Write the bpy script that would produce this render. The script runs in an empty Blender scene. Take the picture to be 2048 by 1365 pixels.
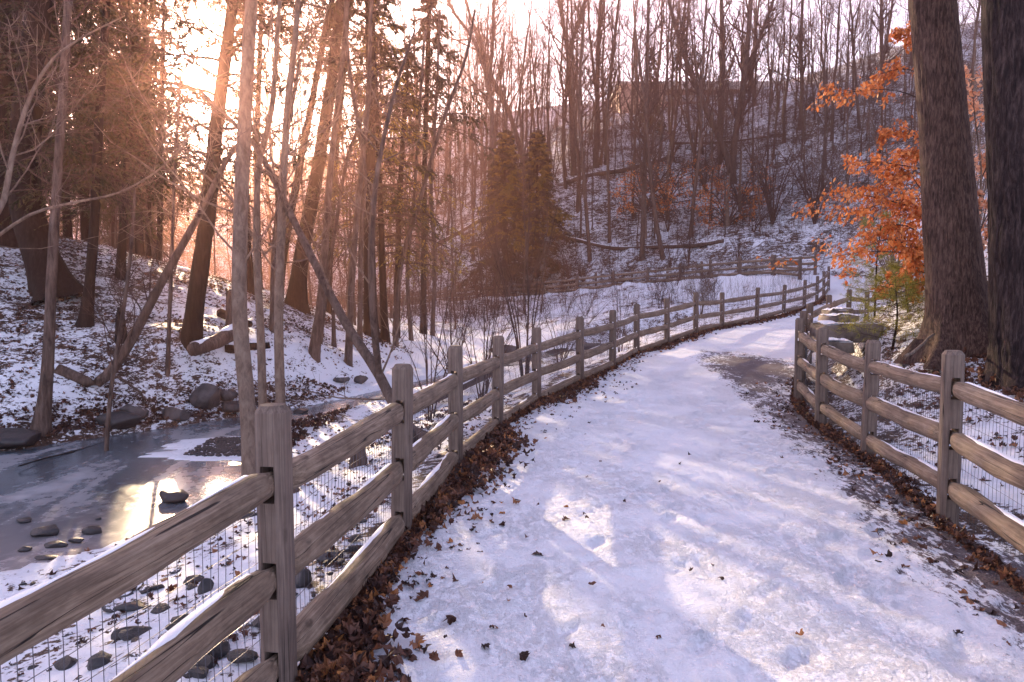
import bpy, math, random
import numpy as np
from mathutils import Vector, Matrix

# ------------------------------------------------------------ camera, sky, sun
sc = bpy.context.scene
F, CX, CY = 1480.0, 1024.0, 682.5            # focal length and centre of the 2048 px photograph
TH = math.atan2(107.5, F)                    # the camera looks down a little
CAMZ = 1.75
cam_d = bpy.data.cameras.new('camera')
cam_d.sensor_width = 36.0
cam_d.lens = F / 2048 * 36.0
cam_d.clip_start = 0.05
cam_d.clip_end = 2000
cam = bpy.data.objects.new('camera', cam_d)
sc.collection.objects.link(cam)
cam.location = (0, 0, CAMZ)
cam.rotation_euler = (math.pi / 2 - TH, 0, 0)
sc.camera = cam

SUN_EL, SUN_AZ = math.radians(14.6), math.radians(-22.9)
SUN_DIR = (math.sin(SUN_AZ) * math.cos(SUN_EL), math.cos(SUN_AZ) * math.cos(SUN_EL), math.sin(SUN_EL))
world = bpy.data.worlds.new('World')
sc.world = world
world.use_nodes = True
wn = world.node_tree
wn.nodes.clear()
w_out = wn.nodes.new('ShaderNodeOutputWorld')
w_bg = wn.nodes.new('ShaderNodeBackground')
w_bg.inputs[1].default_value = 0.11
w_sky = wn.nodes.new('ShaderNodeTexSky')
w_sky.sky_type = 'NISHITA'
w_sky.sun_disc = False
w_sky.sun_elevation = SUN_EL
w_sky.sun_rotation = SUN_AZ
w_sky.dust_density = 2.5
w_sky.air_density = 1.0
w_sky.ozone_density = 2.0
# the bright aureole that thin winter haze makes round the sun
tc = wn.nodes.new('ShaderNodeTexCoord')
dot = wn.nodes.new('ShaderNodeVectorMath'); dot.operation = 'DOT_PRODUCT'
nrm = wn.nodes.new('ShaderNodeVectorMath'); nrm.operation = 'NORMALIZE'
wn.links.new(tc.outputs['Generated'], nrm.inputs[0])
wn.links.new(nrm.outputs[0], dot.inputs[0])
dot.inputs[1].default_value = SUN_DIR
def w_pow(expo, gain, col):
    c = wn.nodes.new('ShaderNodeMath'); c.operation = 'MAXIMUM'; c.inputs[1].default_value = 0.0
    wn.links.new(dot.outputs['Value'], c.inputs[0])
    p = wn.nodes.new('ShaderNodeMath'); p.operation = 'POWER'; p.inputs[1].default_value = expo
    wn.links.new(c.outputs[0], p.inputs[0])
    m = wn.nodes.new('ShaderNodeVectorMath'); m.operation = 'SCALE'
    m.inputs[0].default_value = [x * gain for x in col]
    wn.links.new(p.outputs[0], m.inputs['Scale'])
    return m.outputs[0]
def w_add(a, b):
    m = wn.nodes.new('ShaderNodeVectorMath'); m.operation = 'ADD'
    wn.links.new(a, m.inputs[0]); wn.links.new(b, m.inputs[1])
    return m.outputs[0]
tint = wn.nodes.new('ShaderNodeVectorMath'); tint.operation = 'MULTIPLY'
wn.links.new(w_sky.outputs[0], tint.inputs[0]); tint.inputs[1].default_value = (1.0, 0.95, 1.16)
skyc = w_add(w_add(tint.outputs[0], w_pow(2600, 900, (1.0, .86, .66))), w_pow(40, 9, (1.0, .66, .46)))
sepw = wn.nodes.new('ShaderNodeSeparateXYZ'); wn.links.new(nrm.outputs[0], sepw.inputs[0])
el = wn.nodes.new('ShaderNodeMath'); el.operation = 'MAXIMUM'; el.inputs[1].default_value = 0.0; wn.links.new(sepw.outputs[2], el.inputs[0])
sq = wn.nodes.new('ShaderNodeMath'); sq.operation = 'MULTIPLY'; wn.links.new(el.outputs[0], sq.inputs[0]); wn.links.new(el.outputs[0], sq.inputs[1])
ex = wn.nodes.new('ShaderNodeMath'); ex.operation = 'MULTIPLY'; ex.inputs[1].default_value = -3.0; wn.links.new(sq.outputs[0], ex.inputs[0])
ee_ = wn.nodes.new('ShaderNodeMath'); ee_.operation = 'EXPONENT'; wn.links.new(ex.outputs[0], ee_.inputs[0])
veil = wn.nodes.new('ShaderNodeVectorMath'); veil.operation = 'SCALE'; veil.inputs[0].default_value = (4.9, 4.2, 4.35); wn.links.new(ee_.outputs[0], veil.inputs['Scale'])
skyc = w_add(skyc, veil.outputs[0])      # thin bright winter cloud, whitest towards the horizon
wn.links.new(skyc, w_bg.inputs[0])
wn.links.new(w_bg.outputs[0], w_out.inputs[0])

sun_d = bpy.data.lights.new('sun', 'SUN')
sun_d.energy = 5.0
sun_d.angle = math.radians(0.5)
sun_d.color = (1.0, 0.74, 0.46)
sun = bpy.data.objects.new('sun', sun_d)
sc.collection.objects.link(sun)
sun.rotation_euler = Vector(SUN_DIR).to_track_quat('Z', 'Y').to_euler()

sc.view_settings.view_transform = 'Standard'
sc.view_settings.look = 'None'
sc.view_settings.gamma = 1.0
sc.view_settings.use_curve_mapping = False
sc.view_settings.exposure = 1.78
sc.render.engine = 'CYCLES'
sc.cycles.use_denoising = True
sc.cycles.max_bounces = 6
sc.cycles.diffuse_bounces = 3
sc.cycles.glossy_bounces = 2
sc.cycles.transmission_bounces = 3
sc.cycles.volume_bounces = 0
sc.cycles.sample_clamp_indirect = 6.0
sc.cycles.caustics_reflective = False

HAZE_DENSITY = 0.0018
HAZE_COLOR = (1.0, 0.52, 0.44)
HAZE_ANISO = 0.83

rng = np.random.default_rng(11)
random.seed(5)

# ------------------------------------------------------------ helpers
def P(px, py, D):
    """World point that the photograph shows at pixel px, py at distance D along the view."""
    a = (px - CX) / F * D
    b = (CY - py) / F * D
    return np.array([a, D * math.cos(TH) + b * math.sin(TH), CAMZ - D * math.sin(TH) + b * math.cos(TH)])

def nz(v):
    return v / np.maximum(np.linalg.norm(v, axis=-1, keepdims=True), 1e-9)

_perm = np.random.default_rng(3).random(8192)
def _h(ix, iy, iz):
    return _perm[(ix * 1619 + iy * 31337 + iz * 6971 + ix * iy * 13 + 1013) & 8191]
def noise3(x, y, z=0.0):
    x = np.asarray(x, float); y = np.asarray(y, float); z = np.asarray(z, float) + 0 * x
    xi = np.floor(x).astype(np.int64); yi = np.floor(y).astype(np.int64); zi = np.floor(z).astype(np.int64)
    fx = x - xi; fy = y - yi; fz = z - zi
    fx = fx * fx * (3 - 2 * fx); fy = fy * fy * (3 - 2 * fy); fz = fz * fz * (3 - 2 * fz)
    def L(a, b, t): return a + (b - a) * t
    r = L(L(L(_h(xi, yi, zi), _h(xi + 1, yi, zi), fx), L(_h(xi, yi + 1, zi), _h(xi + 1, yi + 1, zi), fx), fy),
          L(L(_h(xi, yi, zi + 1), _h(xi + 1, yi, zi + 1), fx), L(_h(xi, yi + 1, zi + 1), _h(xi + 1, yi + 1, zi + 1), fx), fy), fz)
    return r * 2 - 1
def fbm(x, y, z=0.0, o=4):
    a, s, t = 1.0, 1.0, 0.0
    for i in range(o):
        t = t + a * noise3(x * s + 17 * i, y * s + 5 * i, np.asarray(z) * s); a *= .5; s *= 2.03
    return t
def sstep(a, b, x):
    t = np.clip((x - a) / (b - a), 0, 1); return t * t * (3 - 2 * t)

class Acc:
    """Collects vertices and faces for one mesh object."""
    def __init__(s): s.V = []; s.F = []; s.R = []; s.n = 0
    def add(s, V, F, rnd=0.0):
        V = np.asarray(V, float).reshape(-1, 3)
        for f in (F if isinstance(F, (list, tuple)) else [F]):
            s.F.append(np.asarray(f, np.int64) + s.n)
        s.V.append(V); s.R.append(np.zeros(len(V)) + rnd); s.n += len(V)
    def mesh(s, name, mat, smooth=True, origin=(0, 0, 0), attrs=None):
        V = np.concatenate(s.V) - np.asarray(origin, float)
        me = bpy.data.meshes.new(name)
        me.vertices.add(len(V)); me.vertices.foreach_set('co', V.astype(np.float32).ravel())
        loops = np.concatenate([f.ravel() for f in s.F])
        tot = np.concatenate([np.full(len(f), f.shape[1]) for f in s.F])
        st = np.concatenate([[0], np.cumsum(tot)[:-1]])
        me.loops.add(len(loops)); me.loops.foreach_set('vertex_index', loops.astype(np.int32))
        me.polygons.add(len(tot)); me.polygons.foreach_set('loop_start', st.astype(np.int32))
        me.polygons.foreach_set('use_smooth', np.full(len(tot), smooth))
        a = me.attributes.new('rnd', 'FLOAT', 'POINT'); a.data.foreach_set('value', np.concatenate(s.R).astype(np.float32))
        if attrs:
            for k, v in attrs.items():
                b = me.attributes.new(k, 'FLOAT', 'POINT'); b.data.foreach_set('value', np.asarray(v, np.float32))
        me.materials.append(mat)
        me.update(calc_edges=True)
        me.validate()
        return me

def link(name, data, parent=None, loc=(0, 0, 0)):
    o = bpy.data.objects.new(name, data)
    sc.collection.objects.link(o)
    o.location = loc
    if parent is not None: o.parent = parent
    return o
def tag(o, label=None, cat=None, group=None, kind=None):
    if label: o['label'] = label
    if cat: o['category'] = cat
    if group: o['group'] = group
    if kind: o['kind'] = kind
    return o
def empty(name, loc, label, cat, group=None):
    o = link(name, None, None, loc)
    o.empty_display_size = .2
    return tag(o, label, cat, group)
def copy_tree(o, parent=None):
    c = o.copy(); sc.collection.objects.link(c)
    if parent is not None: c.parent = parent
    for ch in list(o.children): copy_tree(ch, c)
    return c

def tubes(Pt, R, k=4, cap=False):
    """Many tubes at once. Pt (N,n,3), R (N,n) -> verts, [quads]"""
    Pt = np.asarray(Pt, float); R = np.asarray(R, float)
    N, n, _ = Pt.shape
    T = nz(np.gradient(Pt, axis=1))
    ref = np.where(np.abs(nz(Pt[:, -1] - Pt[:, 0])[:, 2:3]) > .8, np.array([[1., 0, 0]]), np.array([[0, 0, 1.]]))
    U = nz(np.cross(T, ref[:, None, :])); W = np.cross(T, U)
    a = np.arange(k) / k * 2 * math.pi
    V = Pt[:, :, None] + R[:, :, None, None] * (np.cos(a)[None, None, :, None] * U[:, :, None] + np.sin(a)[None, None, :, None] * W[:, :, None])
    i = np.arange(n - 1)[:, None] * k; j = np.arange(k)[None]; j2 = (j + 1) % k
    q = np.stack([i + j, i + j2, i + k + j2, i + k + j], -1).reshape(-1, 4)
    Q = (q[None] + (np.arange(N) * n * k)[:, None, None]).reshape(-1, 4)
    Fs = [Q]
    if cap:
        top = (n - 1) * k + np.arange(k)
        bot = np.arange(k)[::-1]
        Fs.append((top[None] + (np.arange(N) * n * k)[:, None])); Fs.append((bot[None] + (np.arange(N) * n * k)[:, None]))
    return V.reshape(-1, 3), Fs

def children(Pt, R, cnt, t0=.25, t1=1., ang=(35, 65), lenf=.5, taper=.6, nseg=4, up=.1, wob=.15, rs=.55, rmin=.002, flat=False, r=None):
    """Side branches of every tube in Pt."""
    r = r or rng
    N, n, _ = Pt.shape
    idx = np.repeat(np.arange(N), cnt)
    M = len(idx)
    t = t0 + (t1 - t0) * r.random(M)
    f = t * (n - 1); i0 = np.minimum(f.astype(int), n - 2); w = (f - i0)[:, None]
    A = Pt[idx, i0]; B = Pt[idx, i0 + 1]
    p = A * (1 - w) + B * w
    tan = nz(B - A)
    pl = np.linalg.norm(np.diff(Pt, axis=1), axis=2).sum(1)[idx]
    rr = R[idx, i0] * (1 - w[:, 0]) + R[idx, i0 + 1] * w[:, 0]
    v = r.normal(size=(M, 3))
    if flat: v[:, 2] *= .18
    v = nz(v - (v * tan).sum(1, keepdims=True) * tan)
    a = np.radians(ang[0] + (ang[1] - ang[0]) * r.random(M))[:, None]
    d = np.cos(a) * tan + np.sin(a) * v
    L = pl * lenf * (1 - taper * t) * (.6 + .8 * r.random(M))
    out = np.zeros((M, nseg + 1, 3)); out[:, 0] = p
    for s in range(nseg):
        d = nz(d + np.array([0, 0, up]) / nseg * 3 + r.normal(size=(M, 3)) * wob)
        out[:, s + 1] = out[:, s] + d * (L / nseg)[:, None]
    r0 = np.maximum(rr * rs, rmin)
    rad = r0[:, None] * np.linspace(1, .3, nseg + 1)[None]
    return out, np.maximum(rad, rmin * .6)

def resample(pts, n):
    """Catmull-Rom through the given points."""
    pts = np.asarray(pts, float)
    if len(pts) == 2: return pts[0] + (pts[1] - pts[0]) * np.linspace(0, 1, n)[:, None]
    e = np.vstack([2 * pts[0] - pts[1], pts, 2 * pts[-1] - pts[-2]])
    u = np.linspace(0, len(pts) - 1 - 1e-6, n); i = u.astype(int); t = (u - i)[:, None]
    p0, p1, p2, p3 = e[i], e[i + 1], e[i + 2], e[i + 3]
    return .5 * ((2 * p1) + (-p0 + p2) * t + (2 * p0 - 5 * p1 + 4 * p2 - p3) * t ** 2 + (-p0 + 3 * p1 - 3 * p2 + p3) * t ** 3)

# ------------------------------------------------------------ materials
def new_mat(name):
    m = bpy.data.materials.new(name); m.use_nodes = True
    nt = m.node_tree; nt.nodes.clear()
    out = nt.nodes.new('ShaderNodeOutputMaterial')
    b = nt.nodes.new('ShaderNodeBsdfPrincipled')
    nt.links.new(b.outputs[0], out.inputs[0])
    return m, nt, b, out
class N:
    """Small wrapper for building node trees."""
    def __init__(s, nt): s.nt = nt
    def lk(s, a, b): s.nt.links.new(a, b)
    def put(s, sock, v):
        if hasattr(v, 'is_output'): s.lk(v, sock)
        else: sock.default_value = v
    def math(s, op, a, b=0.0, clamp=False):
        n = s.nt.nodes.new('ShaderNodeMath'); n.operation = op; n.use_clamp = clamp
        s.put(n.inputs[0], a); s.put(n.inputs[1], b); return n.outputs[0]
    def coord(s, kind='Object', scale=(1, 1, 1), rot=(0, 0, 0)):
        t = s.nt.nodes.new('ShaderNodeTexCoord'); mp = s.nt.nodes.new('ShaderNodeMapping')
        s.lk(t.outputs[kind], mp.inputs[0]); mp.inputs['Scale'].default_value = scale; mp.inputs['Rotation'].default_value = rot
        return mp.outputs[0]
    def noise(s, vec, scale=5, detail=4, rough=.55, dist=0.0):
        n = s.nt.nodes.new('ShaderNodeTexNoise'); s.lk(vec, n.inputs['Vector'])
        n.inputs['Scale'].default_value = scale; n.inputs['Detail'].default_value = detail
        n.inputs['Roughness'].default_value = rough; n.inputs['Distortion'].default_value = dist
        return n.outputs['Fac']
    def vor(s, vec, scale=5, feature='F1', out='Distance'):
        n = s.nt.nodes.new('ShaderNodeTexVoronoi'); n.feature = feature; s.lk(vec, n.inputs['Vector'])
        n.inputs['Scale'].default_value = scale
        return n.outputs[out]
    def ramp(s, fac, stops):
        n = s.nt.nodes.new('ShaderNodeValToRGB'); s.put(n.inputs[0], fac)
        els = n.color_ramp.elements
        while len(els) < len(stops): els.new(.5)
        for e, (p, c) in zip(els, stops):
            e.position = p; e.color = (*c, 1) if len(c) == 3 else c
        return n.outputs[0]
    def mix(s, f, a, b):
        n = s.nt.nodes.new('ShaderNodeMix'); n.data_type = 'RGBA'
        s.put(n.inputs[0], f)
        for sock, v in ((n.inputs[6], a), (n.inputs[7], b)):
            if hasattr(v, 'is_output'): s.lk(v, sock)
            else: sock.default_value = (*v, 1)
        return n.outputs[2]
    def attr(s, name):
        n = s.nt.nodes.new('ShaderNodeAttribute'); n.attribute_name = name; return n.outputs['Fac']
    def bump(s, h, strength=.5, dist=.02, prev=None):
        n = s.nt.nodes.new('ShaderNodeBump'); s.lk(h, n.inputs['Height'])
        n.inputs['Strength'].default_value = strength; n.inputs['Distance'].default_value = dist
        if prev is not None: s.lk(prev, n.inputs['Normal'])
        return n.outputs[0]
    def step(s, x, a, b):
        if a > b: return s.math('SUBTRACT', 1.0, s.step(x, b, a))
        n = s.nt.nodes.new('ShaderNodeMapRange'); n.interpolation_type = 'SMOOTHSTEP'
        s.put(n.inputs[0], x); s.put(n.inputs[1], a); s.put(n.inputs[2], b)
        n.inputs[3].default_value = 0; n.inputs[4].default_value = 1
        return n.outputs[0]
    def objrand(s):
        n = s.nt.nodes.new('ShaderNodeObjectInfo'); return n.outputs['Random']

SNOW = (.80, .815, .86)
def mat_ground(name, is_path):
    m, nt, b, out = new_mat(name); n = N(nt)
    v = n.coord()
    litter = n.attr('litter'); bare = n.attr('bare')
    # leaf litter showing through the snow: clumps and single leaves
    vs = n.coord(scale=(1, 1, 2.2))
    big = n.noise(v, .55, 3, .6)
    mid = n.noise(vs, 3.2, 5, .68, .4)
    fine = n.noise(vs, 15, 4, .7, .3)
    f = n.math('ADD', n.math('MULTIPLY', mid, .5), n.math('MULTIPLY', fine, .5))
    f = n.math('ADD', f, n.math('MULTIPLY', n.math('SUBTRACT', big, .5), .32))
    thr = n.math('SUBTRACT', .69, n.math('MULTIPLY', litter, .32))
    mask = n.step(n.math('SUBTRACT', f, thr), -.012, .03)
    lc = n.ramp(n.noise(v, 28, 3, .6), [(.25, (.020, .013, .011)), (.45, (.050, .028, .020)), (.6, (.095, .052, .034)), (.8, (.15, .085, .055))])
    snow = n.mix(n.noise(v, 1.3, 4, .6), (.74, .77, .84), (.85, .87, .91))
    col = n.mix(mask, snow, lc)
    # gravel showing where the snow is trodden away
    sx = n.coord(scale=(1, .42, 1))
    gn = n.math('ADD', n.math('MULTIPLY', n.noise(sx, 4.0, 6, .75, .5), .55), n.math('MULTIPLY', n.noise(sx, 26, 4, .75), .45))
    gm = n.step(n.math('SUBTRACT', gn, n.math('SUBTRACT', .80, n.math('MULTIPLY', bare, .47))), -.015, .05)
    gc = n.ramp(n.noise(v, 90, 3, .6), [(.3, (.045, .037, .045)), (.55, (.11, .09, .10)), (.8, (.24, .21, .23))])
    col = n.mix(gm, col, gc)
    if is_path:   # small crumbs of dirt and packed darker snow
        cr = n.step(n.noise(n.coord(scale=(1, .5, 1)), 30, 5, .78), .62, .70)
        col = n.mix(n.math('MULTIPLY', cr, n.math('ADD', .12, n.math('MULTIPLY', n.step(big, .4, .65), .4))), col, (.20, .17, .18))
        col = n.mix(n.math('MULTIPLY', n.step(n.noise(v, 2.4, 5, .7), .52, .72), .22), col, (.62, .66, .76))
    nt.links.new(col, b.inputs['Base Color'])
    b.inputs['Roughness'].default_value = .62
    b.inputs['Specular IOR Level'].default_value = .25
    h1 = n.bump(n.noise(v, 7, 5, .7), .8, .07)
    h2 = n.bump(n.noise(v, 34, 5, .75), .7, .02, h1)
    if is_path: h2 = n.bump(n.math('MULTIPLY', n.step(n.noise(n.coord(scale=(1, .6, 1)), 17, 6, .74, .15), .46, .62), n.step(n.noise(v, .9, 4, .7), .38, .60)), .7, .018, h2)
    h3 = n.bump(mask, .6, .02, h2)
    nt.links.new(h3, b.inputs['Normal'])
    return m

def mat_wood(name, c0, c1, c2, axis='X', crack=True):
    m, nt, b, out = new_mat(name); n = N(nt)
    sc3 = {'X': (.6, 16, 16), 'Z': (18, 18, .5)}[axis]
    v = n.coord(scale=sc3); vo = n.coord()
    g = n.noise(v, 4.0, 6, .65, .6)
    g2 = n.noise(vo, 5, 4, .6)
    col = n.ramp(n.math('ADD', n.math('MULTIPLY', g, .75), n.math('MULTIPLY', g2, .3)), [(.36, c0), (.5, c1), (.66, c2)])
    col = n.mix(n.math('MULTIPLY', n.objrand(), .35), col, c1)
    bl = n.step(n.noise(n.coord(scale={'X': (1.2, 4, 4), 'Z': (4, 4, 1.0)}[axis]), 1.6, 5, .7), .50, .68)
    col = n.mix(n.math('MULTIPLY', bl, .55), col, (c0[0] * .8, c0[1] * .78, c0[2] * .74))
    kn = n.step(n.vor(n.coord(scale={'X': (4.2, 9, 9), 'Z': (7, 7, 2.2)}[axis]), 1.0), .22, .10)
    col = n.mix(n.math('MULTIPLY', n.math('MULTIPLY', kn, n.step(g2, .5, .62)), .7), col, (c0[0] * .45, c0[1] * .42, c0[2] * .4))
    ck = n.math('ABSOLUTE', n.math('SUBTRACT', n.noise(n.coord(scale={'X': (.16, 5.5, 5.5), 'Z': (5.5, 5.5, .13)}[axis]), 2.2, 2, .45, .12), .5))
    gate = n.step(n.noise(n.coord(scale={'X': (.8, 3, 3), 'Z': (3, 3, .6)}[axis]), 1.7, 2, .5), .44, .52)
    cm = n.math('MULTIPLY', n.step(ck, .008, .002), gate)
    col = n.mix(cm, col, (.012, .009, .008))
    nt.links.new(col, b.inputs['Base Color'])
    b.inputs['Roughness'].default_value = .78
    b.inputs['Specular IOR Level'].default_value = .3
    inv = n.math('SUBTRACT', 1.0, cm)
    h = n.bump(g, .7, .005); h = n.bump(inv, .8, .006, h)
    h = n.bump(n.noise(vo, 14, 3, .6), .35, .012, h)
    nt.links.new(h, b.inputs['Normal'])
    return m
def mat_bark(name, c0, c1, c2, sv=(7, 7, 1.2), bump=.6, dist=.03, lichen=None):
    m, nt, b, out = new_mat(name); n = N(nt)
    v = n.coord(scale=sv); vo = n.coord()
    g = n.noise(v, 2.2, 7, .68, .5)
    g2 = n.noise(vo, 2.0, 4, .6)
    col = n.ramp(n.math('ADD', n.math('MULTIPLY', g, .8), n.math('MULTIPLY', g2, .2)), [(.38, c0), (.5, c1), (.64, c2)])
    if lichen:
        col = n.mix(n.math('MULTIPLY', n.step(n.noise(vo, 6, 5, .7), .55, .66), .6), col, lichen)
    nt.links.new(col, b.inputs['Base Color'])
    b.inputs['Roughness'].default_value = .88
    b.inputs['Specular IOR Level'].default_value = .2
    nt.links.new(n.bump(g, bump, dist), b.inputs['Normal'])
    return m
def mat_leaf(name, stops, trans=.45, rough=.55):
    m, nt, b, out = new_mat(name); n = N(nt)
    col = n.ramp(n.attr('rnd'), stops)
    nt.links.new(col, b.inputs['Base Color'])
    b.inputs['Roughness'].default_value = rough
    b.inputs['Specular IOR Level'].default_value = .35
    t = nt.nodes.new('ShaderNodeBsdfTranslucent'); nt.links.new(col, t.inputs[0])
    mx = nt.nodes.new('ShaderNodeMixShader'); mx.inputs[0].default_value = trans
    nt.links.new(b.outputs[0], mx.inputs[1]); nt.links.new(t.outputs[0], mx.inputs[2])
    nt.links.new(mx.outputs[0], out.inputs[0])
    return m
def mat_leaf_obj(name, stops, trans):
    m = mat_leaf(name, stops, trans); nt = m.node_tree; n = N(nt)
    for node in nt.nodes:
        if node.type == 'VALTORGB': nt.links.new(n.objrand(), node.inputs[0])
    return m
def mat_rock(name, c0, c1, snow=0.0, gloss=.7):
    m, nt, b, out = new_mat(name); n = N(nt)
    v = n.coord()
    col = n.ramp(n.noise(v, 4, 6, .65), [(.36, c0), (.62, c1)])
    if snow > 0:
        g = nt.nodes.new('ShaderNodeNewGeometry'); sp = nt.nodes.new('ShaderNodeSeparateXYZ'); nt.links.new(g.outputs['Normal'], sp.inputs[0])
        f = n.step(n.math('ADD', sp.outputs[2], n.math('MULTIPLY', n.math('SUBTRACT', n.noise(v, 5, 5, .6), .5), .9)), 1.0 - snow, 1.08 - snow)
        col = n.mix(f, col, SNOW)
    nt.links.new(col, b.inputs['Base Color'])
    b.inputs['Roughness'].default_value = gloss
    nt.links.new(n.bump(n.noise(v, 11, 6, .7), .6, .03), b.inputs['Normal'])
    return m
def mat_plain(name, c, rough=.7, noise=0.0):
    m, nt, b, out = new_mat(name); n = N(nt)
    col = n.mix(n.noise(n.coord(), 3, 5, .6), tuple(x * (1 - noise) for x in c), tuple(min(1, x * (1 + noise)) for x in c))
    nt.links.new(col, b.inputs['Base Color']); b.inputs['Roughness'].default_value = rough
    return m

M = {}
M['ground'] = mat_ground('snowy_ground', False)
M['path'] = mat_ground('trodden_snow', True)
M['rail'] = mat_wood('rail_wood', (.060, .040, .029), (.165, .118, .085), (.31, .24, .18), 'X')
M['post'] = mat_wood('post_wood', (.05, .036, .031), (.112, .082, .068), (.19, .146, .12), 'Z')
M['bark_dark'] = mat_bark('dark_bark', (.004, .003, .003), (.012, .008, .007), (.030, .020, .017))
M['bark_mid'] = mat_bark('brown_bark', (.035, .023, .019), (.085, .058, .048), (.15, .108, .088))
M['bark_pale'] = mat_bark('smooth_pale_bark', (.10, .070, .054), (.155, .112, .088), (.215, .165, .13), (7, 7, 3), .35, .010)
M['bark_big'] = mat_bark('furrowed_bark', (.014, .008, .007), (.062, .036, .029), (.14, .088, .07), (20, 20, 3.4), .9, .014)
M['bark_plate'] = mat_bark('plated_bark', (.004, .003, .004), (.020, .013, .014), (.066, .045, .042), (15, 15, 3.0), .9, .02)
M['twig'] = mat_bark('twig_bark', (.030, .018, .016), (.070, .043, .037), (.12, .078, .066), (3, 3, 3), .1, .003)
M['twig_pale'] = mat_bark('pale_twig_bark', (.07, .048, .04), (.14, .10, .082), (.21, .16, .13), (3, 3, 3), .1, .003)
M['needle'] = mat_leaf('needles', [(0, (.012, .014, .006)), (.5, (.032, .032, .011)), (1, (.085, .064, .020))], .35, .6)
M['needle_lit_gold'] = mat_leaf('sun_painted_needles', [(0, (.08, .065, .014)), (.5, (.22, .16, .03)), (1, (.38, .24, .05))], .5, .6)  # lit copy of the needles, golden sunlight put into the colour
M['needle_pine'] = mat_leaf('pine_needles', [(0, (.12, .13, .02)), (.5, (.26, .25, .04)), (1, (.42, .37, .08))], .45, .5)
BEECH = [(0, (.40, .10, .022)), (.5, (.62, .19, .045)), (1, (.80, .35, .12))]
M['beech'] = mat_leaf('beech_leaf', BEECH, .42, .45)
M['beech_obj'] = mat_leaf_obj('beech_leaf_single', BEECH, .42)
M['beech_pale'] = mat_leaf('pale_beech_leaf', [(0, (.42, .17, .09)), (.5, (.58, .29, .17)), (1, (.70, .42, .28))], .4, .45)
LIT = [(0, (.030, .014, .012)), (.35, (.075, .030, .020)), (.65, (.15, .062, .036)), (.88, (.26, .115, .055)), (1, (.40, .16, .045))]
M['litter'] = mat_leaf('dead_leaf', LIT, .15, .5)
M['litter_obj'] = mat_leaf_obj('dead_leaf_single', LIT, .15)
M['rock'] = mat_rock('creek_rock', (.008, .008, .009), (.034, .031, .033), 0, .5)
M['rock_snow'] = mat_rock('snowy_rock', (.022, .019, .021), (.085, .074, .074), .12, .8)
M['slab'] = mat_rock('sandstone_slab', (.08, .062, .054), (.22, .18, .155), .08, .85)
M['snowcap'] = mat_plain('lying_snow', (.82, .83, .87), .6, .04)
M['wire'] = mat_plain('galvanised_wire', (.10, .10, .12), .45, .2)
M['wire'].node_tree.nodes['Principled BSDF'].inputs['Metallic'].default_value = .6
M['brick'] = mat_plain('tan_wall', (.55, .36, .28), .9, .08)
M['bandwall'] = mat_plain('brown_band', (.17, .10, .085), .9, .08)
M['fascia'] = mat_plain('pale_fascia', (.50, .46, .42), .8, .05)
M['glass'] = mat_plain('window_glass', (.30, .30, .33), .08, .05)

# ------------------------------------------------------------ ground shape
LP_px = [(560, 1378, 3.2, 803, 533), (803, 1072, 5.15, 727, 785), (912, 937, 7.2, 690, 903), (995, 863, 9.2, 671, 990), (1073, 811, 11.3, 655, 1070),
         (1160, 768, 13.1, 633, 1158), (1225, 738, 15.0, 620, 1223), (1273, 710, 17.3, 608, 1272), (1334, 690, 19.1, 597, 1333), (1391, 668, 21.4, 585, 1390),
         (1444, 656, 23.6, 585, 1443), (1513, 643, 26.0, 575, 1512), (1567, 628, 28.8, 570, 1567), (1608, 619, 31.3, 560, 1608), (1633, 610, 33.5, 549, 1633),
         (1647, 597, 35.8, 541, 1647), (1657, 582, 38.2, 533, 1657)]
LPOSTS = [(np.array([-1.42, 1.12, 0.0]), 1.2)]
for (xb, yb, D, yt, xt) in LP_px:
    p = P(xb, yb, D); h = (P(xt, yt, D)[2] - p[2]); LPOSTS.append((p, float(np.clip(h, 1.12, 1.3))))
RPOSTS = [(np.array([2.35, 1.4, .05]), 1.2), (np.array([2.88, 3.35, .06]), 1.2)]
for (xb, yb, D, yt) in [(1895, 1027, 5.43, 700), (1735, 915, 7.56, 680), (1641, 845, 9.35, 655), (1597, 795, 11.1, 636)]:
    p = P(xb, yb, D); RPOSTS.append((p, P(xb, yt, D)[2] - p[2]))
for (x, D, yt) in [(1606, 13.0, 622), (1620, 15.0, 608), (1660, 18.0, 590), (1698, 21.0, 579), (1735, 24.0, 584), (1790, 27.0, 576), (1850, 30.0, 566)]:
    p = P(x, yt, D); p[2] -= 1.2; RPOSTS.append((p, 1.2))
FAR_px = [(1600, 556, 41.5), (1549, 550, 44), (1480, 553, 46), (1420, 557, 48), (1360, 563, 49.5), (1295, 569, 51), (1227, 576, 52.5), (1155, 583, 54),
          (1085, 590, 55.5), (1019, 595, 57), (953, 601, 58.5), (891, 606, 60), (825, 611, 61.5), (760, 616, 63), (690, 618, 65), (620, 619, 67), (550, 619, 69), (480, 618, 71)]
FPOSTS = [P(*a) for a in FAR_px]

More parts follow.
